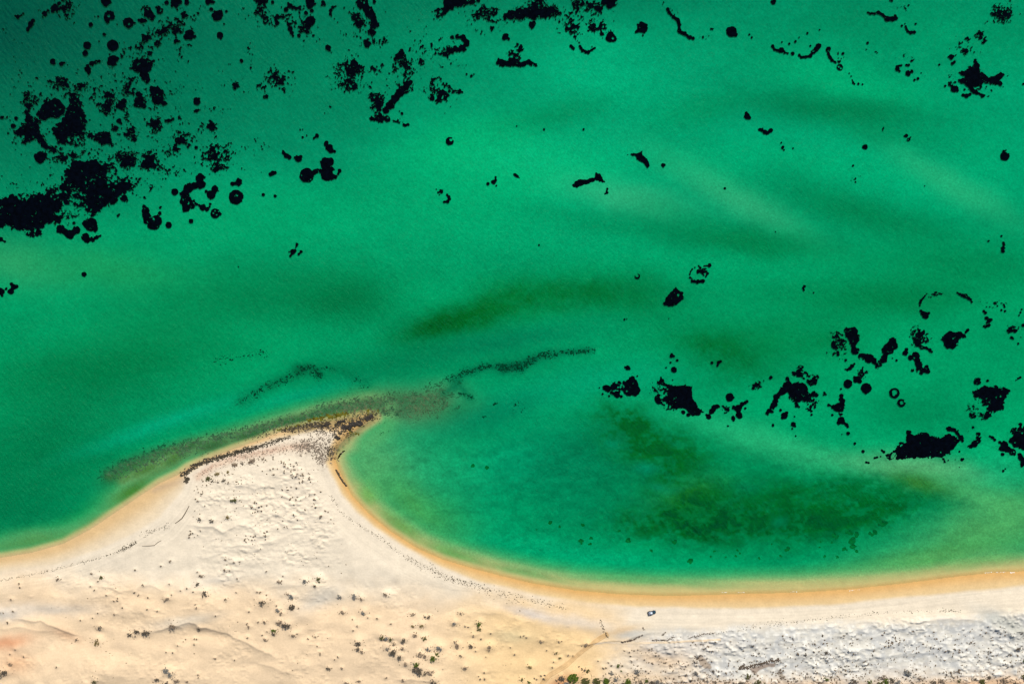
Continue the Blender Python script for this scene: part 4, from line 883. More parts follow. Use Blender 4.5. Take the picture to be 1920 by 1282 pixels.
patch('30', 'short black seagrass chain with a round head, right of the sagging chain', 'c 452 370 21 455 405 11 465 428 12 482 452 13 505 467 9 522 468 12 538 463 10', .6)
dots('30', 'tiny seagrass dot right of the short round-headed chain', 'dots by the round-headed chain', '563 402 10 550 440 5 570 430 4')
patch('30', 'tiny seagrass ring with a cross bar at the foot of the short chain', 'c 540 505 24; h 532 500 8 548 512 8', .3)
patch('30', 'dotted seagrass tail trailing down from the tiny crossed ring', 'c 610 550 5 625 572 5 632 598 5 638 620 10 650 630 7 678 630 8 710 633 7', .4)
patch('30', 'small seagrass hook, left piece of a broken cluster right of the short chain', 'c 970 518 17 985 535 10 968 500 10 985 494 8 1000 492 9', .6)
patch('30', 'dark seagrass knot in the middle of the broken cluster', 'c 1052 552 20 1080 535 12', .7)
patch('30', 'short seagrass bar above the knot of the broken cluster', 'c 1058 490 10 1040 488 8', .5)
dots('30', 'small seagrass dash below the broken cluster right of the short chain', 'dashes below the broken cluster', '1100 600 8 1125 590 9')
patch('30', 'small broken seagrass C left of the dragon', 'c 1375 428 18 1355 428 8 1390 425 10 1400 465 10 1383 478 12', .7)
patch('30', 'lacy seagrass scrap upper left of the dragon', 's 1445 320 26 1475 385 28 1500 300 22; c 1480 388 11', .8)
patch('30', 'lacy seagrass scrap straight above the dragon', 's 1590 265 42 1622 315 20; c 1600 285 12 1620 322 8', .9)
patch('30', 'round lacy seagrass patch of crumbs nearest the top right corner', 's 1755 105 74 1720 80 40 1790 130 34', 1.0)
patch('30', 'sprawling black seagrass dragon near the upper right', 'p 1550 450 1575 480 1595 540 1640 570 1690 575 1735 555 1775 548 1775 562 1740 600 1765 650 1700 630 1640 620 1610 590 1575 640 1540 660 1580 690 1660 720 1600 725 1540 700 1500 640 1440 620 1420 590 1470 580 1430 545 1500 530 1505 500 1540 500; s 1550 600 110', 1.2)
patch('30', 'black seagrass head below the left wing of the dragon', 'c 1400 665 26 1365 635 11 1330 645 9 1385 640 8 1420 680 12', .8)
patch('30', 'small black seagrass saucer under the dragon', 'c 1465 712 13 1490 717 17 1515 708 12 1475 672 8; h 1492 690 8', .7)
patch('30', 'thin faint seagrass sliver in the dark band at right', 'c 868 955 4 865 965 6 862 978 4', .3)
patch('30', 'tiny curled seagrass sign below the dark band', 'c 1040 1018 12 1025 1020 6 1055 1045 13 1070 1030 5; h 1052 1046 5', .5)
patch('30', 'lone oval seagrass dot below the dark band', 'c 728 1103 19', .5)
patch('30', 'black seagrass comma near the right edge below the dragon', 'c 1778 1172 35 1770 1135 12 1785 1128 6; h 1800 1138 12', .6)
dots('30', 'tiny seagrass dot in a loose group below the dark band', 'loose dots below the dark band', '110 1105 11 100 1070 6 122 1125 6 188 1112 6 638 1243 9 1285 486 7 1918 630 8')
# ---- left middle
patch('01', 'giant black seagrass mass running in from the left edge, largest of all', 'p -60 205 0 215 100 185 200 180 330 180 370 130 440 110 480 50 500 -20 560 -70 620 -60 700 -70 780 -50 860 -20 880 20 900 60 990 90 970 140 930 165 880 225 800 260 750 285 720 320 690 335 650 300 560 250 470 260 430 330 480 335 440 380 380 395 310 430 302 490 250 492 180 462 120 432 60 410 -60 430; s 560 250 120 640 200 90 520 320 70 860 60 130; x 550 250 120 860 30 110 640 310 70 420 170 60 180 200 60', 2.0)
patch('01', 'round black seagrass dot left of the big broken ring', 'c 1310 158 26', .4)
patch('01', 'big broken ring of black seagrass open to the right', 'c 1500 55 36 1505 100 36 1462 110 28 1410 130 38 1385 180 36 1380 230 33 1390 280 30 1440 265 26 1422 210 16 1470 250 15 1455 225 10', .9)
patch('01', 'curled black seagrass foot under the big broken ring', 'c 1520 275 22 1550 287 16 1575 250 9 1495 260 10 1572 270 8', .8)
patch('01', 'heart shaped black seagrass clump inside the mouth of the broken ring', 'c 1580 180 33 1612 140 26 1545 155 13 1600 165 20', .7)
patch('01', 'fat black seagrass ring with a small bright star inside', 'c 1770 197 54 1785 165 20; h 1778 185 7 1770 178 5 1762 190 5', .6)
patch('01', 'smaller seagrass ring with a broken right side', 'c 1615 320 37 1650 325 12; h 1612 300 7 1600 318 7 1625 330 6 1640 305 6', .6)
dots('01', 'small round seagrass dot just below the broken ring and boot', 'round dots below the broken ring', '1432 378 18 1265 408 24')
patch('01', 'boot shaped solid black seagrass patch with pinholes, below the giant mass', 'c 1090 300 30 1095 335 32 1110 365 38 1150 395 50 1175 375 42 1195 320 16 1202 275 11 1080 275 16; h 1160 320 13 1122 352 4 1155 380 5', .6)
patch('01', 'three joined seagrass discs under the giant mass', 'c 455 440 34 525 478 36 570 445 30 490 460 24 555 393 12', .6)
patch('01', 'black seagrass anchor with a sweeping arm under the giant mass', 'c 680 405 48 640 395 26 715 440 22 695 375 20 640 495 32 655 518 26 690 515 18 725 497 13 755 487 8; h 685 478 16 700 462 9', 1.0)
patch('01', 'tiny seagrass fleck right of the black anchor', 'c 882 338 9 892 328 7', .5)
patch('01', 'small seagrass scrap on the left edge below the giant mass', 'c 3 515 18 35 530 9', .6)
patch('01', 'lone seagrass dot in clear green water at the left', 'c 630 777 18', .5)
patch('01', 'black seagrass clump with four lobes on the left edge', 'c 10 905 24 -15 900 26 80 905 24 100 868 20 122 868 14 85 850 12 45 885 10 15 935 9', .8)
patch('01', 'small seagrass hook right of the big broken ring', 'c 1787 92 24 1745 98 17 1800 75 14 1765 98 15 1785 60 7', .7)
dots('01', 'single tiny brown speck in left open water', 'tiny brown specks in open water', '1787 719 4')
patch('01', 'small black seagrass head at the lower right tip of the giant mass', 'c 930 208 25', 1.0)
# ---- centre
patch('11', 'black seagrass peanut left of the joined discs', 'c 108 25 15 125 15 17 142 15 12', .5)
patch('11', 'small round seagrass dot, left of two below the peanut', 'c 54 180 13', .3)
patch('11', 'small round seagrass dot, right of two below the peanut', 'c 143 190 12', .3)
patch('11', 'two big joined seagrass discs, the right one with a ragged hole', 'c 380 35 54 440 8 20 470 0 20 540 20 58 530 -50 46 560 -70 26 600 45 16 628 0 14 615 25 10 560 60 14; h 592 10 17 605 -25 10; s 520 -60 40', .6)
patch('11', 'slim upper piece of a little three-piece seagrass cluster', 'c 308 550 11 304 565 9 297 576 5', .4)
patch('11', 'ragged left piece of the little three-piece seagrass cluster', 'c 275 608 20 258 638 9 290 600 12 248 608 6', .7)
patch('11', 'bean shaped right piece of the little three-piece seagrass cluster', 'c 338 607 12 320 625 8', .4)
patch('11', 'black seagrass question mark in bright central water', 'c 1390 155 15 1365 163 8 1352 140 5 1375 180 5 1432 180 9 1445 195 13 1450 212 13 1435 232 13 1412 234 11', .6)
patch('11', 'tiny round seagrass dot beside a small seagrass arrowhead', 'c 1740 98 12', .3)
patch('11', 'small seagrass arrowhead with a stalk in bright central water', 'c 1783 85 16 1797 72 10 1797 48 8 1802 112 6 1770 82 8', .4)
patch('21', 'small black seagrass wedge right of the arrowhead', 'p 8 22 28 18 45 35 58 55 40 55 12 42', .4)
patch('21', 'black seagrass axe with a long toothed handle', 'p 445 110 480 82 515 66 560 66 615 50 630 15 660 28 695 86 640 76 590 92 540 102 490 126 460 118', .7)
patch('21', 'small seagrass hook hanging below the axe', 'c 716 135 9 712 150 8 713 165 11 697 174 6', .4)
dots('21', 'tiny dot in pale green water right of the axe', 'tiny dots near the pale streaks', '1597 132 9 203 557 7 1176 1108 3')
patch('21', 'faint little seagrass ring in the olive meadow', 'c 940 790 20; h 938 785 13; c 950 800 5', .4)
patch('21', 'ring of seagrass beads with a solid lower rim and a wedge at top right', 'c 1350 825 13 1370 830 14 1395 834 17 1430 828 15 1482 710 14 1455 712 6 1440 714 5 1335 775 8 1340 755 6 1352 738 6 1372 725 5 1400 712 6 1415 730 8 1430 765 13 1455 755 7 1470 770 9 1455 792 8 1420 745 8 1335 800 7 1352 808 6; s 1425 750 36', .6)
patch('21', 'toothed oval black seagrass patch with one pale eye, below the beaded ring', 'p 1140 1000 1160 930 1200 902 1230 875 1245 900 1285 912 1283 960 1250 1000 1170 1018; h 1247 930 10', .8)
dots('21', 'tiny brown dot in the darker water left of the toothed oval', 'brown dots left of the toothed oval', '845 1113 7 862 1110 4')
# ---- right middle
patch('31', 'small upright seagrass bone near the right edge', 'c 1768 542 11 1770 558 12 1765 578 15 1763 602 13', .6)
dots('31', 'tiny seagrass speck beside the upright bone', 'specks beside the bone', '1752 490 7 1655 527 7 57 457 5 1176 114 4')
patch('31', 'tiny seagrass crescent alone in mid right water', 'c 275 868 11 265 880 10 270 895 8; h 282 878 6; c 343 914 5', .4)
patch('31', 'broad open seagrass arc ending in a solid knob', 'c 1180 935 6 1165 955 9 1150 970 11 1142 990 12 1140 1012 8 1148 1050 10 1180 1085 25 1165 1070 18 1205 1068 11', .6)
patch('31', 'round seagrass bead at the top of the broad open arc', 'c 1257 912 7', .3)
patch('31', 'flat seagrass bead at the top right of the broad open arc', 'c 1290 920 9 1304 925 7', .4)
patch('31', 'black seagrass caterpillar right of the broad arc', 'c 1422 915 7 1440 925 10 1460 932 12 1482 940 17 1505 955 13 1520 965 9 1530 985 7', .6)
patch('31', 'zigzag seagrass chain right of the caterpillar', 'c 1618 1052 10 1632 1065 12 1640 1105 14 1660 1122 16 1672 1118 12 1660 1160 12 1625 1170 13 1645 1140 8; h 1628 1162 4', .7)
patch('31', 'thin seagrass arc of beads above the zigzag chain', 'c 1720 985 5 1750 992 5 1770 1005 8 1776 1022 7 1752 1045 8 1780 1050 8 1640 1020 4 1665 1020 4 1690 1025 4', .4)
patch('31', 'faint slanting weed smear at the right edge', 'c 1905 1040 6 1895 1062 7 1885 1085 6', .5)
patch('31', 'little seagrass knot near the right edge below the bead arc', 'c 1855 1200 15 1828 1250 10 1838 1258 8; s 1830 1200 34', .7)
patch('31', 'seagrass dot touching the right edge beside the little knot', 'c 1916 1157 12', .4)
# ---- lower centre and right
patch('22', 'small dark seagrass lump above the fish', 'c 868 197 17 850 193 8 882 205 8', .5)
patch('22', 'black seagrass fish with a solid tail at its right', 'c 895 330 56 920 365 42 870 370 42 900 282 24 845 310 18 770 330 22 715 352 30 690 345 14 790 395 26 760 390 12 820 410 12 940 258 7 800 305 10 745 385 14; s 790 350 60', .9)
dots('22', 'tiny seagrass bead at the left end of the black fish', 'beads beside the black fish', '680 393 8 656 346 5 730 408 7')
patch('22', 'large black seagrass mass tapering to the lower right, between fish and cross', 'x 1110 380 75 1160 480 50; p 1095 300 1120 272 1155 290 1150 318 1190 322 1230 342 1290 322 1350 340 1355 420 1380 470 1435 525 1400 560 1360 560 1310 510 1260 490 1220 510 1150 512 1140 480 1080 462 1070 420 1110 390 1130 340; s 1110 370 70', 1.1)
dots('22', 'small seagrass knob under the tapering mass', 'knobs under the tapering mass', '1285 532 15 1325 550 14')
patch('22', 'round seagrass dot above the tapering mass', 'c 1215 212 22', .5)
patch('22', 'small seagrass star high above the tapering mass', 'c 1198 106 14 1215 110 8 1200 92 6', .5)
dots('22', 'tiny seagrass dot between star and round dot', 'dots between star and round dot', '1240 140 9 1190 158 7 1206 287 5')
patch('22', 'seagrass cluster of three beads in the pale hollow', 'c 1500 158 10 1550 158 11 1543 180 10 1565 148 9', .5)
patch('22', 'round dark seagrass disc right of the tapering mass', 'c 1635 416 31', .6)
patch('22', 'small seagrass knob at the left end of the cross group', 'c 1475 562 19 1460 550 8', .6)
patch('22', 'curved black seagrass arm left of the cross', 'c 1500 520 20 1515 500 24 1540 485 20 1555 490 10 1488 535 9; s 1600 500 36', .9)
patch('22', 'black seagrass cross with a long arm to the upper right', 'c 1700 500 25 1728 468 18 1765 450 11 1748 458 12 1705 552 25 1700 525 20 1665 495 14 1605 508 12 1625 515 9 1750 500 9', .8)
patch('22', 'dangling seagrass tooth left of the cross foot', 'c 1660 572 16 1662 590 9', .6)
patch('22', 'tiny seagrass dot below the cross', 'c 1620 633 8', .3)
patch('22', 'lacy slanting seagrass scrap above the right hand big mass', 's 1838 325 28; c 1810 350 13 1825 335 7', .6)
patch('31', 'black seagrass bank at the left top of the horseshoe', 'c 600 1195 28 640 1210 38 655 1250 36 600 1225 26 640 1280 30; s 525 1245 50 560 1290 44', .9)
patch('32', 'black seagrass horseshoe opening upward', 'c 655 65 32 640 25 24 710 110 28 760 125 34 830 165 32 870 130 28 900 60 44 930 30 42 935 -5 26 880 95 20 800 150 25', 1.0)
patch('32', 'thin seagrass strip left of the horseshoe', 'c 495 25 14 490 10 12 525 80 12 528 100 11 585 140 9; s 500 30 34', .8)
patch('32', 'small leaning seagrass oval under the horseshoe', 'c 630 185 17 615 200 16 600 210 11 648 168 9 580 208 6', .6)
patch('32', 'lacy seagrass cap at the top of the leaning figure', 'c 1105 0 14 1120 20 16 1155 45 14 1190 50 11 1215 68 15 1230 75 9; s 1150 -20 70 1130 -50 60', 1.0)
patch('32', 'leaning black seagrass figure with a wide foot', 'c 1030 85 20 1040 60 12 1070 120 18 1110 110 32 1130 170 30 1140 215 30 1195 218 24 1085 215 12 1190 188 15 1150 240 12', .9)
patch('31', 'solid black seagrass hat with a curled tip at its upper right', 'p 1300 1262 1330 1222 1362 1210 1402 1212 1430 1205 1470 1222 1482 1242 1440 1262 1425 1300 1415 1325 1380 1332 1345 1328 1315 1310 1320 1290; c 1485 1210 10 1500 1195 12', .8)
dots('32', 'tiny seagrass dot between horseshoe and leaning figure', 'dots between horseshoe and figure', '965 140 8 935 125 4')
patch('32', 'round seagrass disc, left of a pair joined by a ragged bridge', 'c 600 317 33', .6)
patch('32', 'ragged seagrass bridge between the pair of round discs', 'c 670 280 25 690 300 14 650 268 11 655 295 14 708 215 10 712 195 6; s 700 240 34', .8)
patch('32', 'round seagrass disc, right of a pair joined by a ragged bridge', 'c 737 352 40 738 385 12', .6)
patch('32', 'neat round seagrass ring, larger of the two hollow rings', 'c 950 387 39; h 952 380 20 945 395 12', .4)
patch('32', 'small open seagrass C below the neat round ring', 'c 1002 460 31; h 1004 458 14 1030 446 12', .4)
patch('32', 'broad black seagrass cloud with a long left leg', 'x 300 250 60; c 230 375 76 200 410 46 150 335 38 290 420 38 330 285 44 240 235 34 195 240 18 370 265 16 275 250 30 110 370 30 65 420 26 45 478 26 15 520 24 -5 540 14 360 400 18 340 385 20 148 280 16; h 245 285 20 215 290 14 285 290 10; s 250 225 60 330 420 50', 1.3)
patch('32', 'seagrass lump hanging below the broad cloud', 'c 215 480 16 210 465 12 235 490 8', .5)
patch('32', 'oval seagrass disc below the left leg of the broad cloud', 'c 125 555 24 140 535 15 110 570 12', .5)
dots('32', 'small seagrass bead below the broad cloud', 'beads below the broad cloud', '95 515 10 38 627 11 328 548 8 208 708 6 200 562 6 353 493 9')
patch('32', 'small seagrass mushroom below the oval disc', 'c 192 622 18 205 635 8 183 653 7', .6)
patch('32', 'lacy seagrass scrap right of the lump under the broad cloud', 's 325 475 44; c 322 492 11', .7)
patch('32', 'tiny bent seagrass scrap between broad cloud and dagger', 'c 425 385 8 435 398 7 418 400 5', .5)
patch('32', 'black seagrass dagger with a cross guard', 'c 552 405 17 550 440 18 545 490 36 515 498 26 490 488 16 455 475 10 560 455 20 572 440 10 548 545 16', 1.0)
patch('32', 'black seagrass tip broken off below the dagger', 'c 545 585 24 530 610 15 560 600 20 590 622 12 600 640 8', .9)
dots('32', 'small seagrass bead around the dagger', 'beads around the dagger', '603 688 13 483 550 9 548 355 7 555 695 4')
dots('32', 'dim round weed dot in pale green water below the dagger', 'dim dots below the dagger', '652 765 9 715 825 12')
patch('32', 'great black seagrass whale along the lower right', 'x 920 840 60; p 880 850 930 830 970 800 1020 780 1045 720 1045 668 1070 672 1075 702 1120 692 1190 685 1230 705 1290 735 1340 700 1400 700 1440 740 1400 800 1350 840 1290 870 1180 866 1080 870 990 878 940 888 910 880; s 1000 800 60', 1.2)
patch('32', 'lacy seagrass crest at the right end of the whale', 'c 1365 655 18 1400 662 18 1420 690 13 1445 720 20 1460 745 10 1345 648 8; h 1400 690 6', .9)
patch('32', 'thin seagrass tail fluke left of the whale', 'c 855 815 9 870 828 9 800 873 9 820 868 8 845 862 5', .6)
patch('32', 'tiny seagrass scrap left of the tail fluke', 'c 737 905 8 757 910 8', .4)
patch('32', 'black seagrass boomerang standing right of the whale', 'c 1582 695 18 1580 720 20 1580 750 22 1550 770 24 1525 785 14 1508 787 9', .8)
patch('32', 'small slanting seagrass scrap right of the standing boomerang', 'c 1665 710 8 1685 720 12 1703 738 9', .7)
patch('32', 'ragged seagrass slope leading up to the mass on the right edge', 'c 1740 755 11 1775 775 26 1760 800 22 1800 805 24 1835 825 24 1760 845 11 1850 845 10', 1.1)
patch('32', 'big black seagrass mass on the right edge', 'c 1875 745 50 1905 695 36 1925 745 66 1855 685 18 1895 620 16 1893 645 12 1935 680 50 1830 740 20; s 1860 680 50', 1.1)
patch('32', 'tapering seagrass tail under the mass on the right edge', 'c 1900 875 24 1912 915 18 1890 850 14 1925 890 24 1905 935 10', .9)
dots('32', 'small seagrass bead near the lower right edge', 'beads near the lower right edge', '1765 970 11 1780 955 6 1455 885 11 1465 880 8 1437 825 7 1540 643 9 1315 880 8 1878 16 7 20 270 12 1435 942 4')
patch('32', 'black seagrass sail with a frayed left side, above the whale', 'x 1570 500 90; p 1535 372 1590 352 1640 340 1680 342 1740 338 1770 340 1818 366 1790 400 1780 430 1760 510 1700 530 1660 572 1610 580 1640 530 1652 480 1600 462 1550 432; c 1575 285 18 1585 305 14 1650 293 11 1540 552 24 1530 545 20 1520 500 8; s 1530 490 50 1575 300 40 1590 540 50; h 1748 410 7 1715 430 4', 1.3)
patch('32', 'faint weed smear above the right shoulder of the sail', 'c 1878 277 7 1895 268 7 1862 290 4', .6)

# ---- loose flecks that nobody could count
FLECKS = {
 '00': '480 60 130 80 0 .5;170 330 120 30 0 .3;130 440 110 30 0 .35;180 570 80 60 0 .4;200 650 80 80 0 .55;1250 220 270 110 -35 .6;1150 330 180 120 -20 .5;1050 420 150 80 0 .5;1300 380 150 80 0 .4;600 520 120 50 0 .35;480 640 160 80 0 .55;700 680 120 90 0 .55;850 780 200 70 0 .55;1000 680 160 120 0 .5;1180 760 150 110 0 .5;880 560 150 100 0 .35;1330 620 150 60 15 .4;1650 500 60 40 0 .4;1760 640 180 50 0 .4;1600 820 150 30 0 .35;1160 930 160 60 0 .6;1330 890 120 50 0 .45;870 960 120 50 0 .45;980 1010 120 60 0 .5;1380 1060 240 80 0 .55;1560 960 140 50 0 .45;1630 1180 260 130 0 .6;1300 1150 200 60 0 .55;1020 1200 280 110 0 .6;480 1160 240 80 0 .6;200 1170 80 50 0 .45;120 960 80 80 0 .45;20 870 50 30 0 .5;760 1040 160 70 0 .55;560 1060 140 60 0 .55;300 760 180 60 0 .55;1300 1270 300 40 0 .55;750 1230 300 60 0 .6;1840 70 70 40 0 .35;1870 400 40 60 0 .35;1850 650 60 30 0 .4;1720 1080 60 60 0 .45;1840 1180 50 20 0 .45;950 880 300 200 0 .3;400 900 300 200 0 .35;20 210 60 30 0 .3;700 1180 200 80 0 .45',
 '10': '40 90 120 80 0 .45;300 130 200 100 0 .5;800 150 130 130 0 .5;420 310 70 30 0 .4;840 320 100 60 0 .5;960 330 60 60 0 .45;160 600 130 100 0 .55;60 640 80 40 0 .5;150 390 60 50 0 .3;700 560 140 120 0 .6;890 510 80 90 0 .5;1100 520 100 90 0 .6;1050 590 60 40 0 .45;1250 320 140 90 25 .6;1350 400 120 80 0 .6;1230 270 150 50 0 .4;1750 100 150 90 0 .5;1690 240 60 30 0 .35;1890 130 60 60 0 .5;900 760 100 110 0 .55;1100 680 80 60 0 .5;920 890 90 50 0 .5;1380 680 110 110 0 .5;1450 660 60 20 0 .4;1250 670 40 30 0 .35;1050 910 60 30 0 .35;500 800 100 40 0 .3;1550 490 50 30 0 .35;540 420 60 30 0 .3;630 130 80 20 0 .3;1320 120 90 50 0 .35',
 '20': '320 80 150 100 0 .5;420 150 200 60 0 .4;560 60 180 60 0 .55;470 210 110 90 0 .5;640 200 100 70 0 .5;1220 90 40 50 0 .4;1180 20 40 20 0 .35;1420 270 60 20 0 .35;1510 2 40 12 0 .5',
 '30': '1090 180 60 30 0 .4;1020 60 60 20 0 .3;800 390 80 30 0 .25;1010 410 90 30 0 .45;1080 450 25 50 0 .5;1140 545 60 20 0 .4;1755 100 100 80 0 .5;1480 350 80 70 0 .5;1600 280 80 60 0 .5;1370 630 80 50 0 .5;1830 570 50 20 0 .45;1660 650 40 30 0 .35;560 410 60 40 0 .35;930 5 40 12 0 .5',
 '01': '300 150 200 60 -20 .5;560 240 140 100 0 .6;1000 90 150 70 0 .55;1200 30 190 40 0 .6;600 330 150 60 0 .5;350 470 40 30 0 .35;1060 160 60 40 0 .45;150 100 160 60 0 .3;850 250 90 40 0 .4',
 '31': '520 1240 50 50 0 .5;1240 930 60 20 0 .35;1700 1010 90 40 0 .45;1840 1200 70 60 0 .45;670 70 70 30 0 .3',
 '22': '1130 350 80 60 0 .5;1840 330 50 50 0 .5;1600 490 50 30 0 .5;1150 200 40 30 0 .55',
 '32': '520 80 50 80 0 .55;340 480 60 40 0 .5;1560 480 80 90 0 .5;1430 680 60 40 0 .45;1340 900 80 50 0 .35;710 220 30 60 0 .5;1870 350 40 50 0 .35',
}
fx0, fy0 = -20, -20
PX, PY = np.meshgrid(np.arange(fx0, 1941, 1.0), np.arange(fy0, 900, 1.0))
dens = np.zeros(PX.shape)
for t, txt in FLECKS.items():
    ox, oy = int(t[0]) * 480, TILE_Y[int(t[1])]
    for e in txt.split(';'):
        x, y, rx, ry, an, w = [float(q) for q in e.split()]
        a = math.radians(an); c, s = math.cos(a), math.sin(a)
        x, y, rx, ry = x / 4 + ox, y / 4 + oy, rx / 4, ry / 4
        j0, j1 = max(0, int(x - 3 * max(rx, ry) - fx0)), min(PX.shape[1], int(x + 3 * max(rx, ry) - fx0) + 1)
        i0, i1 = max(0, int(y - 3 * max(rx, ry) - fy0)), min(PX.shape[0], int(y + 3 * max(rx, ry) - fy0) + 1)
        if j1 <= j0 or i1 <= i0: continue
        dx, dy = PX[i0:i1, j0:j1] - x, PY[i0:i1, j0:j1] - y
        u, v = (dx * c + dy * s) / rx, (-dx * s + dy * c) / ry
        dens[i0:i1, j0:j1] = np.maximum(dens[i0:i1, j0:j1], w * np.exp(-(u * u + v * v) * .9))
st_ = lambda v: np.clip(.5 + (v - .5) * 1.28, 0, 1)
nn = (.8 * st_(rnoise(PX, PY, 1.8, 901)) + 1.0 * st_(rnoise(PX, PY, 3.6, 902)) + .7 * st_(rnoise(PX, PY, 10, 903))) / 2.5
f = np.where(dens > .05, (nn - (.797 - .36 * dens)) * 9, -5)
V_, F_ = contour_mesh(f, fx0, fy0, 1.0, .015, -1.0, .04, 905)
flecks = link_mesh('seagrass_flecks', V_, F_, M_GRASS)
tag(flecks, 'scattered black crumbs of seagrass around the larger patches', kind='stuff')
# ------------------------------------------------------------------ weed, wrack and rubble that nobody could count
RNG = random.Random(7)
def stroke_density(strokes, x0, y0, x1, y1, step):
    PX, PY = np.meshgrid(np.arange(x0, x1, step), np.arange(y0, y1, step))
    D = np.zeros(PX.shape)
    for pts, w, dn in strokes:
        d = seg_dist(PX, PY, pts if len(pts) > 1 else pts * 2)
        D = np.maximum(D, dn * np.exp(-(d / w) ** 2))
    return PX, PY, D

def weed_bed(name, label, strokes, box, seed, mat, lift, step=1.0, bump=.05, skirt=-.35, c0=1.5, c1=3.4, k=.36):
    PX, PY, D = stroke_density(strokes, *box, step)
    nn = (vnoise(PX / c0, PY / c0, seed) + .9 * vnoise(PX / c1, PY / c1, seed + 1) + .4 * vnoise(PX / 9, PY / 9, seed + 2)) / 2.3
    f = np.where(D > .06, (nn - (.80 - k * D)) * 8, -5)
    V, Fc = contour_mesh(f, box[0], box[1], step, lift, skirt, bump, seed, zfun=lambda a, b: height(a, b))
    return tag(link_mesh(name, V, Fc, mat), label, kind='stuff')

M_SUB = weed_mat('olive_brown_weed', (.11, .115, .055))
M_SUBDK = weed_mat('deep_weed', (.006, .010, .006))
M_ALGA = weed_mat('olive_algae', (.11, .10, .012))
weed_bed('seaweed_bed', 'mottled brown seaweed on the shallow reef shelf along the spit', [
    ([(192, 893), (222, 876), (250, 866), (292, 848), (338, 836), (398, 822), (470, 806), (540, 789), (600, 773)], 13, .62),
    ([(215, 890), (270, 868), (330, 850), (380, 838)], 12, .5),
    ([(600, 772), (660, 757), (720, 752), (780, 746), (832, 742)], 16, .64), ([(640, 768), (700, 768), (760, 770), (830, 760)], 17, .62),
    ([(835, 738), (870, 740), (886, 748)], 8, .45), ([(770, 786), (830, 778), (862, 762)], 6, .4), ([(800, 725), (860, 715)], 10, .42)],
    (170, 690, 910, 930), 501, M_SUB, .03, k=.56, c0=1.3, c1=2.6)
weed_bed('dark_weed_strands', 'dark strands of seaweed under green water off the spit', [
    ([(842, 712), (870, 700), (900, 689), (940, 685), (978, 692)], 8, .60), ([(940, 694), (985, 682), (1010, 668), (1042, 663)], 9, .66), ([(1056, 661), (1085, 659), (1112, 656)], 6.5, .60),
    ([(450, 752), (490, 731), (530, 712), (562, 700)], 9, .54), ([(560, 692), (582, 690), (598, 702)], 9, .68), ([(600, 690), (625, 692)], 5, .38), ([(860, 737), (880, 742), (886, 746)], 3, .7),
    ([(400, 675), (450, 668), (500, 660)], 9, .36), ([(665, 712), (685, 725)], 9, .4), ([(960, 760), (985, 770)], 12, .35), ([(925, 758), (932, 756)], 2.5, .8), ([(905, 782), (912, 780)], 2, .6),
    ([(633, 861), (637, 852), (645, 845)], 1.8, .95), ([(120, 1008), (140, 1001), (166, 989)], 1.6, .8), ([(85, 1025), (105, 1016)], 1.4, .5), ([(715, 812), (730, 808)], 4, .45)],
    (380, 640, 1130, 870), 531, M_SUBDK, .06, k=.50, c0=1.1, c1=2.2)
weed_bed('shore_algae', 'olive algae on the wet north rim of the spit', [
    ([(578, 788), (615, 780), (650, 775)], 6.5, .85), ([(520, 806), (560, 797), (590, 788)], 3, .6), ([(690, 772), (720, 770)], 7, .6), ([(655, 806), (668, 812), (650, 818)], 5, .5)],
    (500, 755, 750, 840), 561, M_ALGA, .05, k=.52)

def lump_set(name, label, mat, items, seed):
    """many small lumps of debris: items are (px, py, radius m, squash)"""
    rng = random.Random(seed)
    ph = (1 + 5 ** .5) / 2
    iv = [(-1, ph, 0), (1, ph, 0), (-1, -ph, 0), (1, -ph, 0), (0, -1, ph), (0, 1, ph), (0, -1, -ph), (0, 1, -ph), (ph, 0, -1), (ph, 0, 1), (-ph, 0, -1), (-ph, 0, 1)]
    iv = np.array(iv) / math.sqrt(1 + ph * ph)
    fi = np.array([(0,11,5),(0,5,1),(0,1,7),(0,7,10),(0,10,11),(1,5,9),(5,11,4),(11,10,2),(10,7,6),(7,1,8),(3,9,4),(3,4,2),(3,2,6),(3,6,8),(3,8,9),(4,9,5),(2,4,11),(6,2,10),(8,6,7),(9,8,1)])
    it = np.array(items, float)
    hz = height(it[:, 0], it[:, 1])
    vs_, fs_ = [], []
    for k, (px, py, r, sq) in enumerate(items):
        a = rng.random() * 6.3; c, s = math.cos(a), math.sin(a)
        e = rng.uniform(.55, 1.5)
        j = np.array([[rng.uniform(.65, 1.3)] for _ in range(12)])
        q = iv * j * r
        q = q * np.array([e, 1 / e, sq])
        q = np.stack([q[:, 0] * c - q[:, 1] * s, q[:, 0] * s + q[:, 1] * c, q[:, 2]], 1)
        vs_.append(q + np.array([WX(px), WY(py), hz[k] + r * sq * .3])); fs_.append(fi + 12 * k)
    return tag(link_mesh(name, np.concatenate(vs_), np.concatenate(fs_), mat), label, kind='stuff')

def along(pts, n, w, r0, r1, sq, rng):
    seg = [math.hypot(b[0] - a[0], b[1] - a[1]) for a, b in zip(pts[:-1], pts[1:])]
    out = []
    for _ in range(n):
        t = rng.random() * sum(seg)
        for (a, b), L in zip(zip(pts[:-1], pts[1:]), seg):
            if t <= L: break
            t -= L
        f = t / L
        x, y = a[0] + (b[0] - a[0]) * f, a[1] + (b[1] - a[1]) * f
        out.append((x + rng.gauss(0, w), y + rng.gauss(0, w), rng.uniform(r0, r1), sq))
    return out

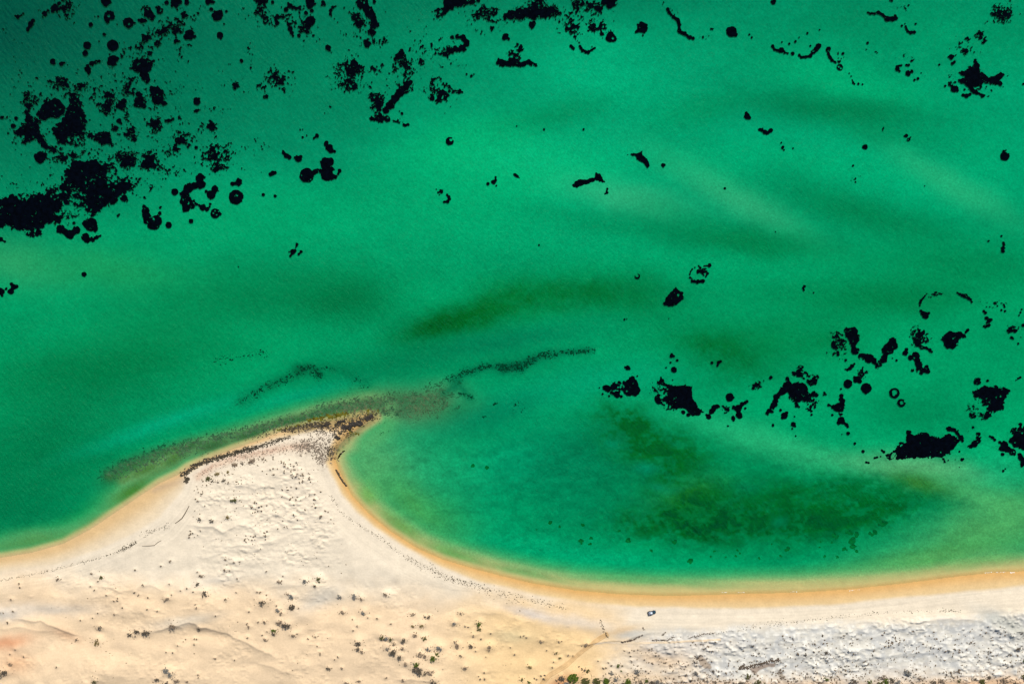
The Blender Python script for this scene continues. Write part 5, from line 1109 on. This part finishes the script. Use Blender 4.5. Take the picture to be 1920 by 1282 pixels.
M_WRACK = simple_mat('dry_black_wrack', (.060, .050, .034), rough=.95, spec=.05, var=.6)
M_RUB = simple_mat('grey_brown_rubble', (.17, .135, .10), rough=.95, spec=.05, var=.5)
M_STICK = simple_mat('grey_driftwood', (.10, .075, .055), rough=.95, spec=.05, var=.4)
rg = random.Random(11)
lump_set('seaweed_wrack', 'bank of black cast-up seaweed along the spit beach', M_WRACK,
    along([(340, 890), (352, 884), (364, 874), (385, 865), (400, 861), (430, 852), (462, 843), (484, 838)], 760, 2.3, .2, .6, .5, rg) + along([(352, 895), (350, 904)], 50, 2.2, .3, .7, .5, rg)
    + along([(488, 836), (520, 826), (545, 819)], 190, 2.2, .16, .5, .5, rg) + along([(470, 822), (500, 815), (530, 806)], 50, 4, .2, .5, .5, rg)
    + along([(530, 808), (560, 802), (590, 796), (615, 797)], 300, 3.2, .18, .55, .5, rg) + along([(590, 800), (640, 797), (680, 787), (700, 779)], 300, 5.0, .18, .6, .5, rg)
    + along([(622, 815), (640, 812), (655, 803)], 190, 6.0, .16, .5, .5, rg) + along([(615, 835), (622, 848), (618, 856)], 70, 5, .2, .55, .5, rg), 21)
lump_set('shell_rubble', 'brown shell and coral rubble spread over the spit end', M_RUB,
    along([(555, 838), (585, 836), (600, 846), (604, 866)], 420, 7, .18, .5, .5, rg) + along([(600, 812), (615, 830), (622, 855)], 160, 8, .18, .5, .5, rg) + along([(560, 806), (620, 804), (650, 800)], 120, 5, .2, .5, .5, rg)
    + along([(378, 890), (430, 862), (500, 846), (550, 838)], 240, 5, .14, .36, .5, rg), 22)
lump_set('drift_line', 'thin line of dark drift debris along the upper beaches', M_WRACK,
    along([(0, 1088), (60, 1076), (130, 1060), (190, 1044), (240, 1028), (258, 1015)], 210, 1.3, .12, .3, .5, rg) + along([(225, 1031), (258, 1016)], 90, 2.5, .15, .36, .5, rg)
    + along([(268, 1003), (300, 990), (318, 985)], 60, 3, .12, .32, .5, rg) + along([(618, 925), (640, 960), (675, 985), (720, 1012), (760, 1045), (800, 1070)], 170, 2.2, .12, .3, .5, rg)
    + along([(800, 1062), (850, 1086), (920, 1104), (990, 1122), (1060, 1140)], 240, 3.5, .12, .34, .5, rg) + along([(760, 1040), (830, 1078), (900, 1098)], 110, 1.4, .12, .28, .5, rg)
    + along([(820, 1078), (900, 1105), (980, 1128)], 120, 3.0, .1, .3, .5, rg) + along([(1125, 1160), (1132, 1180), (1140, 1194)], 60, 1.2, .15, .34, .5, rg)
    + along([(1240, 1195), (1330, 1188), (1420, 1174), (1520, 1160), (1640, 1148), (1780, 1142)], 200, 1.6, .12, .3, .5, rg) + along([(1765, 1142), (1800, 1144)], 40, 2, .12, .3, .5, rg)
    + along([(630, 880), (640, 897), (650, 911)], 80, .7, .15, .4, .5, rg) + along([(1372, 1176), (1470, 1162)], 40, 2, .1, .26, .5, rg), 23)
lump_set('root_debris', 'brown roots and sticks exposed along the low scarps', M_STICK,
    along([(1165, 1201), (1185, 1198), (1205, 1188)], 110, .8, .15, .4, .5, rg) + along([(1222, 1197), (1250, 1198), (1262, 1191)], 80, .9, .15, .36, .5, rg) + along([(1240, 1190), (1247, 1184)], 25, .7, .15, .34, .5, rg)
    + along([(1292, 1193), (1305, 1191), (1316, 1187), (1340, 1184)], 80, .8, .14, .34, .5, rg) + along([(1204, 1174), (1207, 1180)], 20, .8, .14, .3, .5, rg)
    + along([(1388, 1251), (1408, 1246), (1436, 1238), (1460, 1233)], 230, 1.6, .2, .55, .5, rg) + along([(1386, 1248), (1394, 1244)], 40, 1.6, .2, .5, .5, rg) + along([(1456, 1254), (1463, 1268), (1474, 1271)], 40, 1.6, .15, .36, .5, rg)
    + along([(1302, 1228), (1304, 1236), (1312, 1226)], 60, 2.5, .2, .5, .5, rg), 24)

# ------------------------------------------------------------------ rocks at the tip of the spit
def rock(px, py, rx, ry, ang, label, seed):
    rng = random.Random(seed)
    n = int(rx * 3)
    prims = [('c', px + math.cos(ang) * t * rx - math.sin(ang) * u * ry, py + math.sin(ang) * t * rx + math.cos(ang) * u * ry, ry * rng.uniform(.5, .9))
             for t, u in [(rng.uniform(-1, 1), rng.uniform(-.6, .6)) for _ in range(max(6, n))]]
    f, x0, y0, step = weed_field(prims, seed, 1.0)
    V, Fc = contour_mesh(f, x0, y0, step, .28, -.6, .35, seed, zfun=lambda a, b: np.maximum(height(a, b), 0))
    c = V[:, :2].mean(0); V = V - np.array([c[0], c[1], 0])
    o = link_mesh('rock_ledge', V, Fc, M_ROCK); o.location = (c[0], c[1], 0)
    return tag(o, label, 'rock', 'rock ledges at the tip of the spit')
rock(668, 794, 11, 4.5, -.25, 'largest dark rock ledge at the tip of the sandspit', 71)
rock(692, 783, 7, 3.2, -.6, 'outermost dark rock ledge, furthest out at the spit tip', 72)
rock(650, 801, 8, 3, .2, 'flat dark rock ledge on the landward side of the spit tip', 73)
rock(640, 789, 7, 2.2, -.2, 'narrow dark rock ledge on the north rim of the spit tip', 74)
rock(612, 796, 8, 1.8, -.3, 'thin dark rock ledge west of the spit tip', 75)
rock(633, 820, 5, 2.5, .5, 'small dark rock ledge among the rubble south of the tip', 76)

# ------------------------------------------------------------------ dim seaweed clumps on the sandy floor of the bay
M_CLUMP = weed_mat('bay_weed', (.02, .15, .02))
def clump(px, py, r, label, group):
    seed = int(px * 7 + py * 13)
    rng = random.Random(seed)
    prims = [('c', px, py, r)] + [('c', px + rng.gauss(0, r * .7), py + rng.gauss(0, r * .6), r * rng.uniform(.4, .8)) for _ in range(4)]
    f, x0, y0, step = weed_field(prims, seed, .7)
    z0 = at_h(px, py)
    V, Fc = contour_mesh(f, x0, y0, step, .05, -.2, .06, seed, zfun=lambda a, b: np.full(np.shape(a), z0))
    c = V[:, :2].mean(0); V = V - np.array([c[0], c[1], 0])
    o = link_mesh('seaweed_clump', V, Fc, M_CLUMP); o.location = (c[0], c[1], 0)
    return tag(o, label, 'seaweed', group)
GB1, GB2, GB3 = 'weed clumps on the floor of the bay, left half', 'weed clumps at the edge of the olive meadow', 'weed clumps on the floor of the bay, right half'
for tx, ty, r in [(515,208,16),(535,90,10),(595,185,10),(590,230,10),(803,135,10),(1045,280,8),(290,70,12),(358,103,8),(183,123,4)]:
    clump(960 + tx / 4, 962 + ty / 4, r / 4, 'dim green weed clump under water in the left half of the bay', GB1)
clump(960 + 868 / 4, 962 + 205 / 4, 4.2, 'darkest green weed clump under water in the left half of the bay', None)
clump(960 + 1225 / 4, 962 + 210 / 4, 3.4, 'lone green weed clump just below the dense olive meadow', None)
clump(960 + 1335 / 4, 962 + 356 / 4, 4.6, 'flat green weed clump nearest the beach in the bay', None)
for tx, ty, r in [(1680,322,9),(1690,275,8),(1710,300,8),(1605,328,7),(1490,325,6),(1855,335,8),(1515,285,7)]:
    clump(960 + tx / 4, 962 + ty / 4, r / 4, 'small dim weed clump under water above the middle of the beach', GB2)
clump(1440 + 870 / 4, 962 + 72 / 4, 5.2, 'rightmost dark weed clump on the bay floor', None)
clump(1440 + 803 / 4, 962 + 140 / 4, 4.4, 'second weed clump from the right on the bay floor', None)
clump(1440 + 628 / 4, 962 + 210 / 4, 5.4, 'wide dark weed clump topping a little heap of clumps in the bay', None)
clump(1440 + 640 / 4, 962 + 248 / 4, 4.4, 'slanting dark weed clump in the middle of the little heap', None)
clump(1440 + 575 / 4, 962 + 268 / 4, 3.4, 'upright dark weed clump left of the little heap', None)
clump(1440 + 668 / 4, 962 + 285 / 4, 2.8, 'dark weed clump at the lower right foot of the little heap', None)
clump(1440 + 497 / 4, 962 + 162 / 4, 4.6, 'dark weed clump at the left end of the row of three', None)
clump(1440 + 610 / 4, 962 + 145 / 4, 4.8, 'dark weed clump in the middle of the row of three', None)
clump(1440 + 668 / 4, 962 + 152 / 4, 4.0, 'dark weed clump at the right end of the row of three', None)
clump(1440 + 152 / 4, 962 + 265 / 4, 3.8, 'lone dark weed clump left of the little heap, nearer mid bay', None)
for tx, ty, r in [(430,322,9),(520,325,8),(482,218,7),(400,215,6),(95,320,8),(30,230,6),(390,255,5)]:
    clump(1440 + tx / 4, 962 + ty / 4, r / 4, 'small dim weed clump scattered in the right half of the bay', GB3)
for tx, ty, r in [(1630,930,12),(1728,945,12)]:
    clump(480 + tx / 4, 640 + ty / 4, r / 4, 'blurred blue-green weed clump in the deep left side of the bay', 'blurred clumps in the left of the bay')

# ------------------------------------------------------------------ shrubs
def leaf_cloud(n, seed, flat=.75, size=.22, hollow=.35, gaps=5):
    """n leaf sprays spread through a dome of unit radius, with bites where the ground shows"""
    rng = random.Random(seed)
    holes = [(rng.uniform(-1, 1), rng.uniform(-1, 1), rng.uniform(.12, .3)) for _ in range(gaps)]
    lobes = [(rng.uniform(-.5, .5), rng.uniform(-.5, .5), rng.uniform(.42, .62)) for _ in range(5)] + [(0, 0, .6)]
    V, Fc = [], []
    while len(V) < n * 4:
        lx, ly, lr = rng.choice(lobes)
        a, u, r = rng.random() * 6.283, rng.random(), lr * (hollow + (1 - hollow) * rng.random() ** .5)
        st = math.sqrt(1 - u * u)
        x, y, z = lx + r * st * math.cos(a), ly + r * st * math.sin(a), r * u * flat + .08
        if any(math.hypot(x - hx, y - hy) < hr for hx, hy, hr in holes): continue
        s = size * rng.uniform(.5, 1.3)
        b, t = rng.random() * 6.283, rng.uniform(-.9, .9)
        ux, uy, uz = math.cos(b), math.sin(b), t * .6
        vx, vy, vz = -math.sin(b), math.cos(b), rng.uniform(-.6, .6)
        k = len(V)
        V += [(x - ux * s, y - uy * s, max(z - uz * s, .01)), (x - vx * s * .5, y - vy * s * .5, max(z - vz * s * .5, .01)),
              (x + ux * s, y + uy * s, max(z + uz * s, .02)), (x + vx * s * .5, y + vy * s * .5, max(z + vz * s * .5, .02))]
        Fc.append((k, k + 1, k + 2, k + 3))
    return V, Fc

def twig_set(n, seed, reach=.9, thick=.05, up=.7):
    rng = random.Random(seed)
    V, Fc = [], []
    for _ in range(n):
        a = rng.random() * 6.283; r = reach * rng.uniform(.35, 1.0); h = up * rng.uniform(.2, 1)
        pts = [(0, 0, 0), (math.cos(a) * r * .45, math.sin(a) * r * .45, h * .65), (math.cos(a + .25) * r, math.sin(a + .25) * r, h)]
        w = [thick, thick * .7, thick * .25]
        base = len(V)
        for (x, y, z), ww in zip(pts, w):
            for q in range(3):
                b = a + 1.57 + q * 2.094
                V.append((x + math.cos(b) * ww, y + math.sin(b) * ww, z + (ww if q == 0 else -.3 * ww)))
        for lv in range(2):
            for q in range(3):
                i0, i1 = base + lv * 3 + q, base + lv * 3 + (q + 1) % 3
                Fc.append((i0, i1, i1 + 3, i0 + 3))
    return V, Fc

LEAF = {'green': simple_mat('green_leaves', (.075, .105, .014), var=.45, scale=3, spec=.1), 'olive': simple_mat('olive_leaves', (.085, .085, .025), var=.45, scale=3, spec=.1),
        'grey': simple_mat('grey_leaves', (.17, .165, .145), var=.4, scale=3, spec=.1), 'dark': simple_mat('dark_scrub', (.105, .085, .060), var=.5, scale=3, spec=.1),
        'ochre': simple_mat('ochre_leaves', (.19, .14, .05), var=.4, scale=3, spec=.1), 'dead': simple_mat('dead_twigs', (.23, .17, .115), var=.4, scale=3, spec=.05)}
M_TWIG = simple_mat('shrub_bark', (.19, .14, .10), var=.3, scale=3, spec=.05)
MESHES = {}
def me_for(kind, mat, v):
    key = (kind, mat, v)
    if key not in MESHES:
        if kind == 'big': g = leaf_cloud(420, 100 + v, size=.15, gaps=6)
        elif kind == 'mid': g = leaf_cloud(72, 200 + v, size=.21, gaps=7, hollow=.5)
        elif kind == 'open': g = leaf_cloud(70, 300 + v, size=.17, hollow=.6, gaps=9, flat=.6)
        elif kind == 'tiny': g = leaf_cloud(26, 400 + v, size=.34, gaps=3, flat=.8)
        else: g = twig_set(9, 500 + v, reach=.62, thick=.04)
        me = bpy.data.meshes.new(kind); me.from_pydata(g[0], [], g[1])
        me.materials.append(M_TWIG if kind == 'twig' else LEAF[mat])
        MESHES[key] = me
    return MESHES[key]

SPOTS = []
def shrub(px, py, r, mat, label, group=None, kind=None, name='shrub', sx=1.0, ang=None):
    """r in photograph pixels"""
    k = len(SPOTS); rng = random.Random(3000 + k)
    kind = kind or ('big' if r > 7 else 'mid' if r > 2.6 else 'tiny')
    R = r * S
    if sx == 1.0 and kind != 'big': sx = rng.uniform(.75, 1.7)
    SPOTS.append((px, py, r))
    z = at_h(px, py) - .05 * R
    a = rng.random() * 6.283 if ang is None else ang
    sc = (R * 1.05 * sx, R * 1.05, R * rng.uniform(.85, 1.15))
    if kind == 'tiny':
        o = bpy.data.objects.new(name, me_for('tiny', mat, rng.randrange(5))); COL.objects.link(o)
        o.location = (WX(px), WY(py), z); o.rotation_euler = (0, 0, a); o.scale = sc
        return tag(o, label, 'shrub', group)
    root = bpy.data.objects.new(name, None); COL.objects.link(root)
    root.location = (WX(px), WY(py), z); root.rotation_euler = (0, 0, a); root.scale = sc
    cr = bpy.data.objects.new('crown', me_for(kind, mat, rng.randrange(4))); COL.objects.link(cr); cr.parent = root
    st = bpy.data.objects.new('stem', me_for('twig', 'dead', rng.randrange(4))); COL.objects.link(st); st.parent = root
    return tag(root, label, 'shrub', group)

def B(px, py, r, mat, label, group=None, **kw):
    return shrub(px, py, r, mat, label, group, **kw)
for a_, k_ in SHRUBS: B(*a_, **k_)
# what is left: sprigs too many and too small to tell apart
sprigs = list(SMALL)
for _ in range(1700):
    q = rs.random()
    if q < .62: x, y = rs.uniform(1180, 1960), rs.uniform(1165, 1300); ok = y > (1200 - .045 * (x - 1290) if x > 1290 else 1215)
    elif q < .8: x, y = rs.uniform(360, 650), rs.uniform(860, 1060); ok = vnoise(np.array(x / 22), np.array(y / 16), 71) > .5
    else: x, y = rs.uniform(0, 1000), rs.uniform(1070, 1290); ok = vnoise(np.array(x / 40), np.array(y / 30), 72) > .62
    if not ok or shore_sd(np.array([x]), np.array([y]), WATERLINE, LAND_W)[0] < 40: continue
    sprigs.append((x, y, rs.uniform(.15, .42), .8))
for (x_, y_, r_) in SPOTS:
    if r_ > 2.4:
        for _ in range(int(3 + r_ * 1.2)):
            a_, q_ = rs.random() * 6.283, r_ * rs.uniform(.9, 2.3)
            sprigs.append((x_ + math.cos(a_) * q_ * 1.2, y_ + math.sin(a_) * q_ * .8, rs.uniform(.1, .36), .8))
for _ in range(900):
    x_ = rs.uniform(1120, 1930); y_ = 1284 - abs(rs.gauss(0, 13)) ; q_ = vnoise(np.array(x_ / 26), np.array(y_ / 14), 75)
    if q_ > .46: sprigs.append((x_, y_, rs.uniform(.15, .6), .8))
M_SPRIG = simple_mat('grey_brown_sprigs', (.18, .135, .09), var=.5, scale=2, spec=.05)
lump_set('dune_sprigs', 'countless tiny grey sprigs of dune plants', M_SPRIG, sprigs, 31)

# ------------------------------------------------------------------ sandy track
def track(name, label, pts, half, seed, mat):
    """ribbon laid over the ground with two wheel ruts"""
    P = []
    for (a, b) in zip(pts[:-1], pts[1:]):
        n = max(2, int(math.hypot(b[0] - a[0], b[1] - a[1]) / 2))
        P += [(a[0] + (b[0] - a[0]) * t / n, a[1] + (b[1] - a[1]) * t / n) for t in range(n)]
    P.append(pts[-1]); P = np.array(P)
    for _ in range(6): P[1:-1] = (P[:-2] + P[1:-1] * 2 + P[2:]) / 4
    T = np.gradient(P, axis=0); T /= np.linalg.norm(T, axis=1)[:, None]; Nn = np.stack([-T[:, 1], T[:, 0]], 1)
    off = np.linspace(-1, 1, 13)
    prof = np.array([-.10, .01, .05, -.01, -.07, -.03, .05, -.03, -.07, -.01, .05, .01, -.10])
    V = []
    for k in range(len(P)):
        w = half * (1 + .25 * (vnoise(np.array(k / 9.), np.array(.5), seed) - .5))
        for o_, pz in zip(off, prof):
            V.append((P[k, 0] + Nn[k, 0] * o_ * w, P[k, 1] + Nn[k, 1] * o_ * w, pz))
    V = np.array(V)
    V = np.stack([WX(V[:, 0]), WY(V[:, 1]), height(V[:, 0], V[:, 1]) + .09 + V[:, 2]], 1)
    m = len(off)
    Fc = [(k * m + q, k * m + q + 1, (k + 1) * m + q + 1, (k + 1) * m + q) for k in range(len(P) - 1) for q in range(m - 1)]
    return tag(link_mesh(name, V, Fc, mat, smooth=True), label, kind='structure')
M_TRACK = simple_mat('packed_tan_sand', (.56, .37, .18), rough=.95, spec=.05, var=.12, scale=.4)
M_TRACK2 = simple_mat('packed_pale_sand', (.62, .50, .35), rough=.95, spec=.05, var=.08, scale=.4)
track('sandy_track', 'tan sandy track climbing from the bottom edge to the beach', [(1008, 1300), (1016, 1278), (1030, 1262), (1060, 1245), (1080, 1228), (1100, 1212), (1122, 1196), (1140, 1186)], 4.6, 41, M_TRACK)
track('branch_track', 'pale sandy track branching off behind the beach', [(1112, 1206), (1135, 1202), (1165, 1204), (1200, 1203), (1240, 1202), (1290, 1200), (1350, 1196)], 1.9, 42, M_TRACK2)

# ------------------------------------------------------------------ foam, driftwood
M_FOAM = simple_mat('white_foam', (.8, .8, .76), rough=.8, var=.05)
def foam(px, py, L, ang, label):
    prims = [('c', px + math.cos(ang) * t * L, py + math.sin(ang) * t * L + RNG.uniform(-.4, .4), RNG.uniform(.35, .8)) for t in [q / 6 - .5 for q in range(7)]]
    f, x0, y0, step = weed_field(prims, int(px), .3)
    r = contour_mesh(f, x0, y0, step, .04, -.1, .02, int(px), zfun=lambda a, b: np.maximum(height(a, b), 0))
    if r is None: return
    V, Fc = r; c = V[:, :2].mean(0); V = V - np.array([c[0], c[1], 0])
    o = link_mesh('foam_streak', V, Fc, M_FOAM); o.location = (c[0], c[1], 0)
    tag(o, label, 'foam', 'foam streaks on the waterline')
foam(1487, 1109, 13, 0, 'white foam streak on the waterline right of the car'); foam(1389, 1110, 12, 0, 'white foam streak on the waterline nearest the car'); foam(1358, 1110, 8, 0, 'faint short foam streak left of the nearest one')
foam(1602, 1106, 18, -.08, 'thin long foam streak in the middle right of the waterline'); foam(1876, 1072, 16, -.05, 'brightest foam streak near the right edge'); foam(1898, 1073, 7, 0, 'short foam dash at the right edge'); foam(1852, 1073, 14, -.1, 'faint foam streak left of the brightest one')

def stick(name, label, pts, r, mat, cat='driftwood'):
    V, Fc = [], []
    n = len(pts)
    for k, (px, py) in enumerate(pts):
        a, b = pts[max(k - 1, 0)], pts[min(k + 1, n - 1)]
        tx, ty = b[0] - a[0], -(b[1] - a[1]); L = math.hypot(tx, ty); nx_, ny_ = -ty / L, tx / L
        rr = r * (.55 + .45 * math.sin(math.pi * (k + .6) / (n + .2)))
        z = max(at_h(px, py), 0) + rr * .5
        for q in range(6):
            c, s = math.cos(q * 1.047), math.sin(q * 1.047)
            V.append((WX(px) + nx_ * c * rr, WY(py) + ny_ * c * rr, z + s * rr))
    for k in range(n - 1):
        for q in range(6): Fc.append((k * 6 + q, k * 6 + (q + 1) % 6, k * 6 + 6 + (q + 1) % 6, k * 6 + 6 + q))
    Fc += [tuple(range(5, -1, -1)), tuple(range((n - 1) * 6, n * 6))]
    return tag(link_mesh(name, V, Fc, mat), label, cat)
stick('driftwood_log', 'dark driftwood log lying on the orange beach below the spit tip', [(629, 880), (633, 887), (638, 895), (643, 903), (648, 909), (651, 910)], .38, M_WRACK)
stick('driftwood_branch', 'long bent driftwood branch on the left beach of the spit', [(330, 980), (337, 975), (343, 970), (348, 962), (353, 953), (356, 947)], .26, M_STICK)
stick('driftwood_branch', 'thin driftwood stick below the long bent branch', [(268, 1022), (280, 1022), (291, 1021), (298, 1015), (304, 1012)], .17, M_STICK)

# ------------------------------------------------------------------ the car
def car():
    root = bpy.data.objects.new('off_road_car', None); COL.objects.link(root)
    px, py = 1221.5, 1146.5
    root.location = (WX(px), WY(py), at_h(px, py) + .02); root.rotation_euler = (0, 0, math.radians(11))
    tag(root, 'dark navy off-road car with a pale loaded roof parked on the beach', 'car')
    navy = simple_mat('navy_paint', (.012, .022, .055), rough=.25, spec=.5, var=.05)
    glass = simple_mat('tinted_glass', (.01, .013, .016), rough=.08, spec=.6, var=.0)
    pale = simple_mat('pale_roof', (.50, .60, .70), rough=.4, spec=.4, var=.06)
    rubber = simple_mat('tyre_rubber', (.012, .012, .012), rough=.9, spec=.1, var=.1)
    alloy = simple_mat('alloy', (.35, .35, .36), rough=.3, spec=.5, var=.0, metallic=.8)
    black = simple_mat('black_trim', (.015, .015, .016), rough=.6, spec=.3, var=.0)
    lampg = simple_mat('lamp_glass', (.6, .62, .65), rough=.1, spec=.6, var=.0); red = simple_mat('red_lamp', (.25, .01, .01), rough=.2, spec=.5, var=.0)
    def loft(name, secs, mat, parent=root):
        """sections along x: (x, half width, z0, z1)"""
        V, Fc = [], []
        for x, w, z0, z1 in secs:
            r = min(.16, (z1 - z0) * .3)
            ring = [(-w + .05, z0), (-w, z0 + r), (-w, z1 - r), (-w + r, z1), (w - r, z1), (w, z1 - r), (w, z0 + r), (w - .05, z0)]
            V += [(x, y, z) for y, z in ring]
        for k in range(len(secs) - 1):
            for q in range(8): Fc.append((k * 8 + q, k * 8 + (q + 1) % 8, k * 8 + 8 + (q + 1) % 8, k * 8 + 8 + q))
        Fc += [tuple(range(7, -1, -1)), tuple(range((len(secs) - 1) * 8, len(secs) * 8))]
        return link_mesh(name, V, Fc, mat, parent)
    def box(name, x0, x1, y0, y1, z0, z1, mat, parent=root):
        return link_mesh(name, [(x0, y0, z0), (x1, y0, z0), (x1, y1, z0), (x0, y1, z0), (x0, y0, z1), (x1, y0, z1), (x1, y1, z1), (x0, y1, z1)],
                         [(3, 2, 1, 0), (4, 5, 6, 7), (0, 1, 5, 4), (1, 2, 6, 5), (2, 3, 7, 6), (3, 0, 4, 7)], mat, parent)
    loft('body', [(-2.45, .86, .50, 1.12), (-2.30, .96, .42, 1.20), (-.9, .98, .40, 1.20), (.9, .98, .40, 1.16), (1.9, .95, .42, 1.08), (2.35, .86, .46, .98), (2.45, .74, .52, .86)], navy)
    loft('cabin', [(-2.25, .80, 1.18, 1.30), (-2.05, .80, 1.18, 1.80), (.15, .80, 1.18, 1.84), (.45, .78, 1.17, 1.70), (1.0, .76, 1.14, 1.22)], glass)
    loft('roof', [(-2.05, .74, 1.80, 1.86), (-1.8, .80, 1.80, 1.92), (.1, .80, 1.82, 1.92), (.32, .74, 1.80, 1.86)], pale)
    box('bonnet', 1.02, 2.2, -.72, .72, 1.06, 1.15, simple_mat('bonnet_paint', (.02, .06, .085), rough=.25, spec=.5, var=.0))
    rack = box('roof_rack', -1.9, .1, -.72, -.66, 1.95, 2.0, black)
    box('rack_rail', -1.9, .1, .66, .72, 1.95, 2.0, black, rack)
    for x in (-1.8, -1.2, -.6, 0): box('cross_bar', x, x + .06, -.66, .66, 1.94, 1.99, black, rack)
    box('roof_box', -.95, .0, -.45, .45, 1.992, 2.22, simple_mat('roof_load', (.72, .78, .82), rough=.6, var=.1))
    box('spare_swag', -1.85, -1.05, -.55, .5, 1.992, 2.16, simple_mat('grey_swag', (.22, .22, .30), rough=.9, var=.2))
    for s in (-1, 1):
        box('mirror', .62, .80, s * 1.0 - .12, s * 1.0 + .12, 1.12, 1.30, black)
        box('headlight', 2.30, 2.42, s * .62 - .16, s * .62 + .16, .74, .90, lampg)
        box('tail_light', -2.47, -2.36, s * .72 - .1, s * .72 + .1, .80, 1.05, red)
    box('front_bumper', 2.36, 2.62, -.82, .82, .40, .62, black); box('rear_bumper', -2.62, -2.40, -.85, .85, .42, .62, black)
    def wheel(x, s):
        n, r, w = 20, .40, .13
        V = [(x + math.cos(k * 6.2832 / n) * r, s * .90 + d * w, .40 + math.sin(k * 6.2832 / n) * r) for d in (-1, 1) for k in range(n)]
        Fc = [(k, (k + 1) % n, n + (k + 1) % n, n + k) for k in range(n)] + [tuple(range(n - 1, -1, -1)), tuple(range(n, 2 * n))]
        t = link_mesh('wheel', V, Fc, rubber, root)
        V = [(x + math.cos(k * 6.2832 / n) * .24, s * .90 + d, .40 + math.sin(k * 6.2832 / n) * .24) for d in (s * .10, s * .15) for k in range(n)]
        link_mesh('rim', V, Fc, alloy, t)
    for x in (-1.45, 1.45):
        for s in (-1, 1): wheel(x, s)
car()
